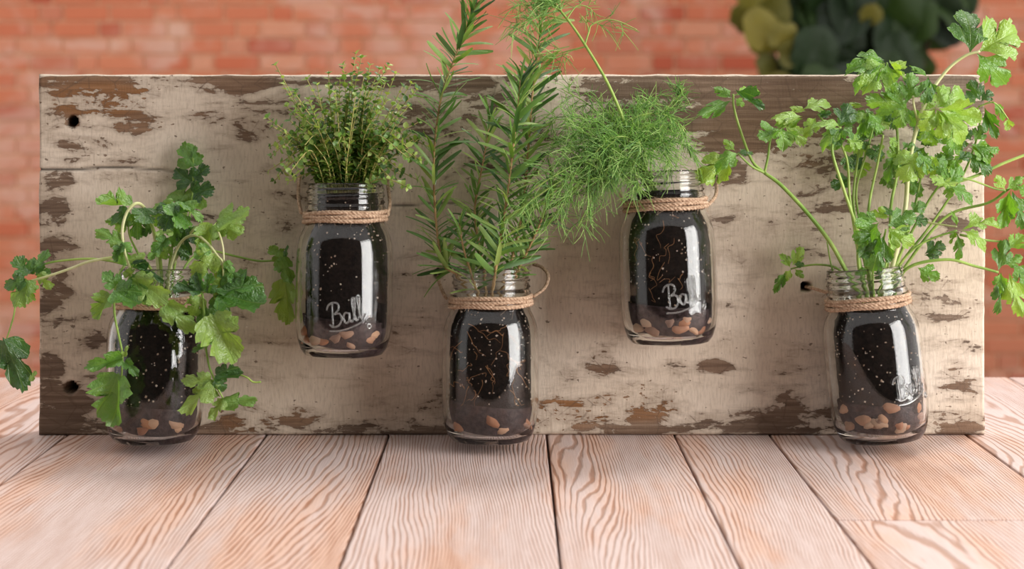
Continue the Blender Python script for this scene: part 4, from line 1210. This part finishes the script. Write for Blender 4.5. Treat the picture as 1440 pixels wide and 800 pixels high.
# mass above the jar mouth leaning left
for (mx, my, tx, ty, d) in [(880, 205, 830, 195, -.07), (870, 190, 800, 165, -.06), (860, 215, 790, 210, -.07), (870, 225, 800, 250, -.075), (855, 215, 770, 240, -.08), (875, 235, 820, 275, -.08), (860, 235, 780, 290, -.085),
                            (850, 225, 745, 300, -.09), (840, 230, 700, 318, -.098), (880, 200, 845, 150, -.045), (865, 185, 790, 125, -.035), (855, 195, 765, 165, -.05), (850, 200, 775, 200, -.05), (895, 215, 870, 250, -.085),
                            (890, 200, 910, 220, -.085), (905, 200, 940, 205, -.075), (915, 205, 950, 240, -.07), (880, 190, 935, 186, -.065), (870, 215, 850, 250, -.09), (885, 225, 900, 268, -.09), (860, 245, 812, 320, -.08),
                            (845, 235, 760, 330, -.088), (900, 190, 870, 165, -.05), (890, 200, 850, 200, -.08), (850, 210, 805, 185, -.075), (835, 225, 725, 285, -.095), (860, 205, 830, 225, -.09)]:
    frond([(925 + dr.uniform(-12, 10), 288, -.05), (905 + dr.uniform(-8, 8), 245, -.055), (mx, my, (d - .055) / 2), ((mx + tx) / 2, (my + ty) / 2 - 8, d), (tx, ty, d)], .0010, 9, .024, .019, 3, .42)
for k in range(14):
    W = JARW['dill']
    a, zz = -math.pi / 2 + dr.uniform(-.8, .6), dr.uniform(.06, .12)
    q = []
    for i in range(6):
        a += dr.uniform(-.14, .14)
        zz = min(max(zz + dr.uniform(-.008, .004), .04), .118)
        r = inner_r(zz) - 0.0034
        q.append(W @ Vector((r * math.cos(a), r * math.sin(a), zz)))
    mb = MB()
    mb.tube(catmull(q, 16), .00035, .00016, 4)
    obj('root', mb.mesh('root'), M['root'], di)

# ================================================================== shrub by the wall
SY = 3.3
sb = empty('leafy_shrub', (P(1190, 0, SY).x, SY, GZ), 'dark big-leaved shrub with some yellowed leaves in front of the brick wall', 'shrub')
BIG = []
for i in range(5):
    me = leaf_mesh('leaf', OVAL, 60 + i, .2 if i % 2 else -.15, .2 + .06 * i, .04, 3)
    me.materials.append(M['shrub'])
    BIG.append(me)
BIGY = []
for i in range(3):
    me = leaf_mesh('leaf', OVAL, 80 + i, .15, .25, .05, 3)
    me.materials.append(M['shruby'])
    BIGY.append(me)
base = Vector((P(1190, 0, SY).x, SY, GZ))
for (tx, ty, yy) in [(1085, 60, SY - .1), (1150, 20, SY), (1215, -30, SY + .1), (1260, 60, SY - .05), (1320, -10, SY + .05), (1120, -40, SY), (1190, 90, SY - .1)]:
    p1 = P(tx, ty, yy)
    mb = MB()
    mb.tube(catmull([base + Vector((random.uniform(-.05, .05), random.uniform(-.04, .04), 0)), base.lerp(p1, .45) + Vector((0, 0, .12)), p1], 14), .02, .006, 7)
    obj('branch', mb.mesh('branch'), M['bark'], sb)
sr = random.Random(33)
def shrub_leaf(ms, x, y, l, dy):
    a = sr.uniform(20, 160)
    a = R(a)
    leaf(ms, sb, (x - .5 * l * math.cos(a), y - .4 * l * math.sin(a)), (x + .5 * l * math.cos(a), y + .6 * l * math.sin(a)), SY + dy, sr.uniform(-.06, .06), sr.uniform(.95, 1.3), sr.uniform(0, .15), name='leaf')
for _ in range(120):
    x, y = sr.uniform(1115, 1270), sr.uniform(-60, 135)
    shrub_leaf(BIG, x, y, sr.uniform(50, 80), sr.uniform(-.25, .2))
for (x, y, l) in [(1262, 98, 74), (1240, 110, 70), (1290, 20, 66), (1325, 15, 70), (1350, -8, 56), (1318, -25, 60), (1275, 45, 54), (1300, -5, 60), (1335, 32, 50), (1100, 100, 50), (1096, 20, 48), (1272, 82, 62), (1285, 88, 60), (1240, 80, 70), (1310, 0, 70), (1340, 8, 64), (1280, 0, 70), (1322, 40, 56), (1346, 30, 44)]:
    shrub_leaf(BIG, x, y, l, sr.uniform(-.15, .1))
for (x, y, l) in [(1068, 34, 62), (1050, 20, 50), (1088, 14, 56), (1074, 58, 44), (1082, 96, 48), (1098, 118, 44), (1080, -14, 56), (1112, 74, 38), (1052, -10, 44), (1132, 100, 38), (1100, 46, 40), (1225, 18, 36), (1078, 120, 40)]:
    shrub_leaf(BIGY, x, y, l, sr.uniform(-.32, -.15))
print('needles', ncount, 'bricks', nb)
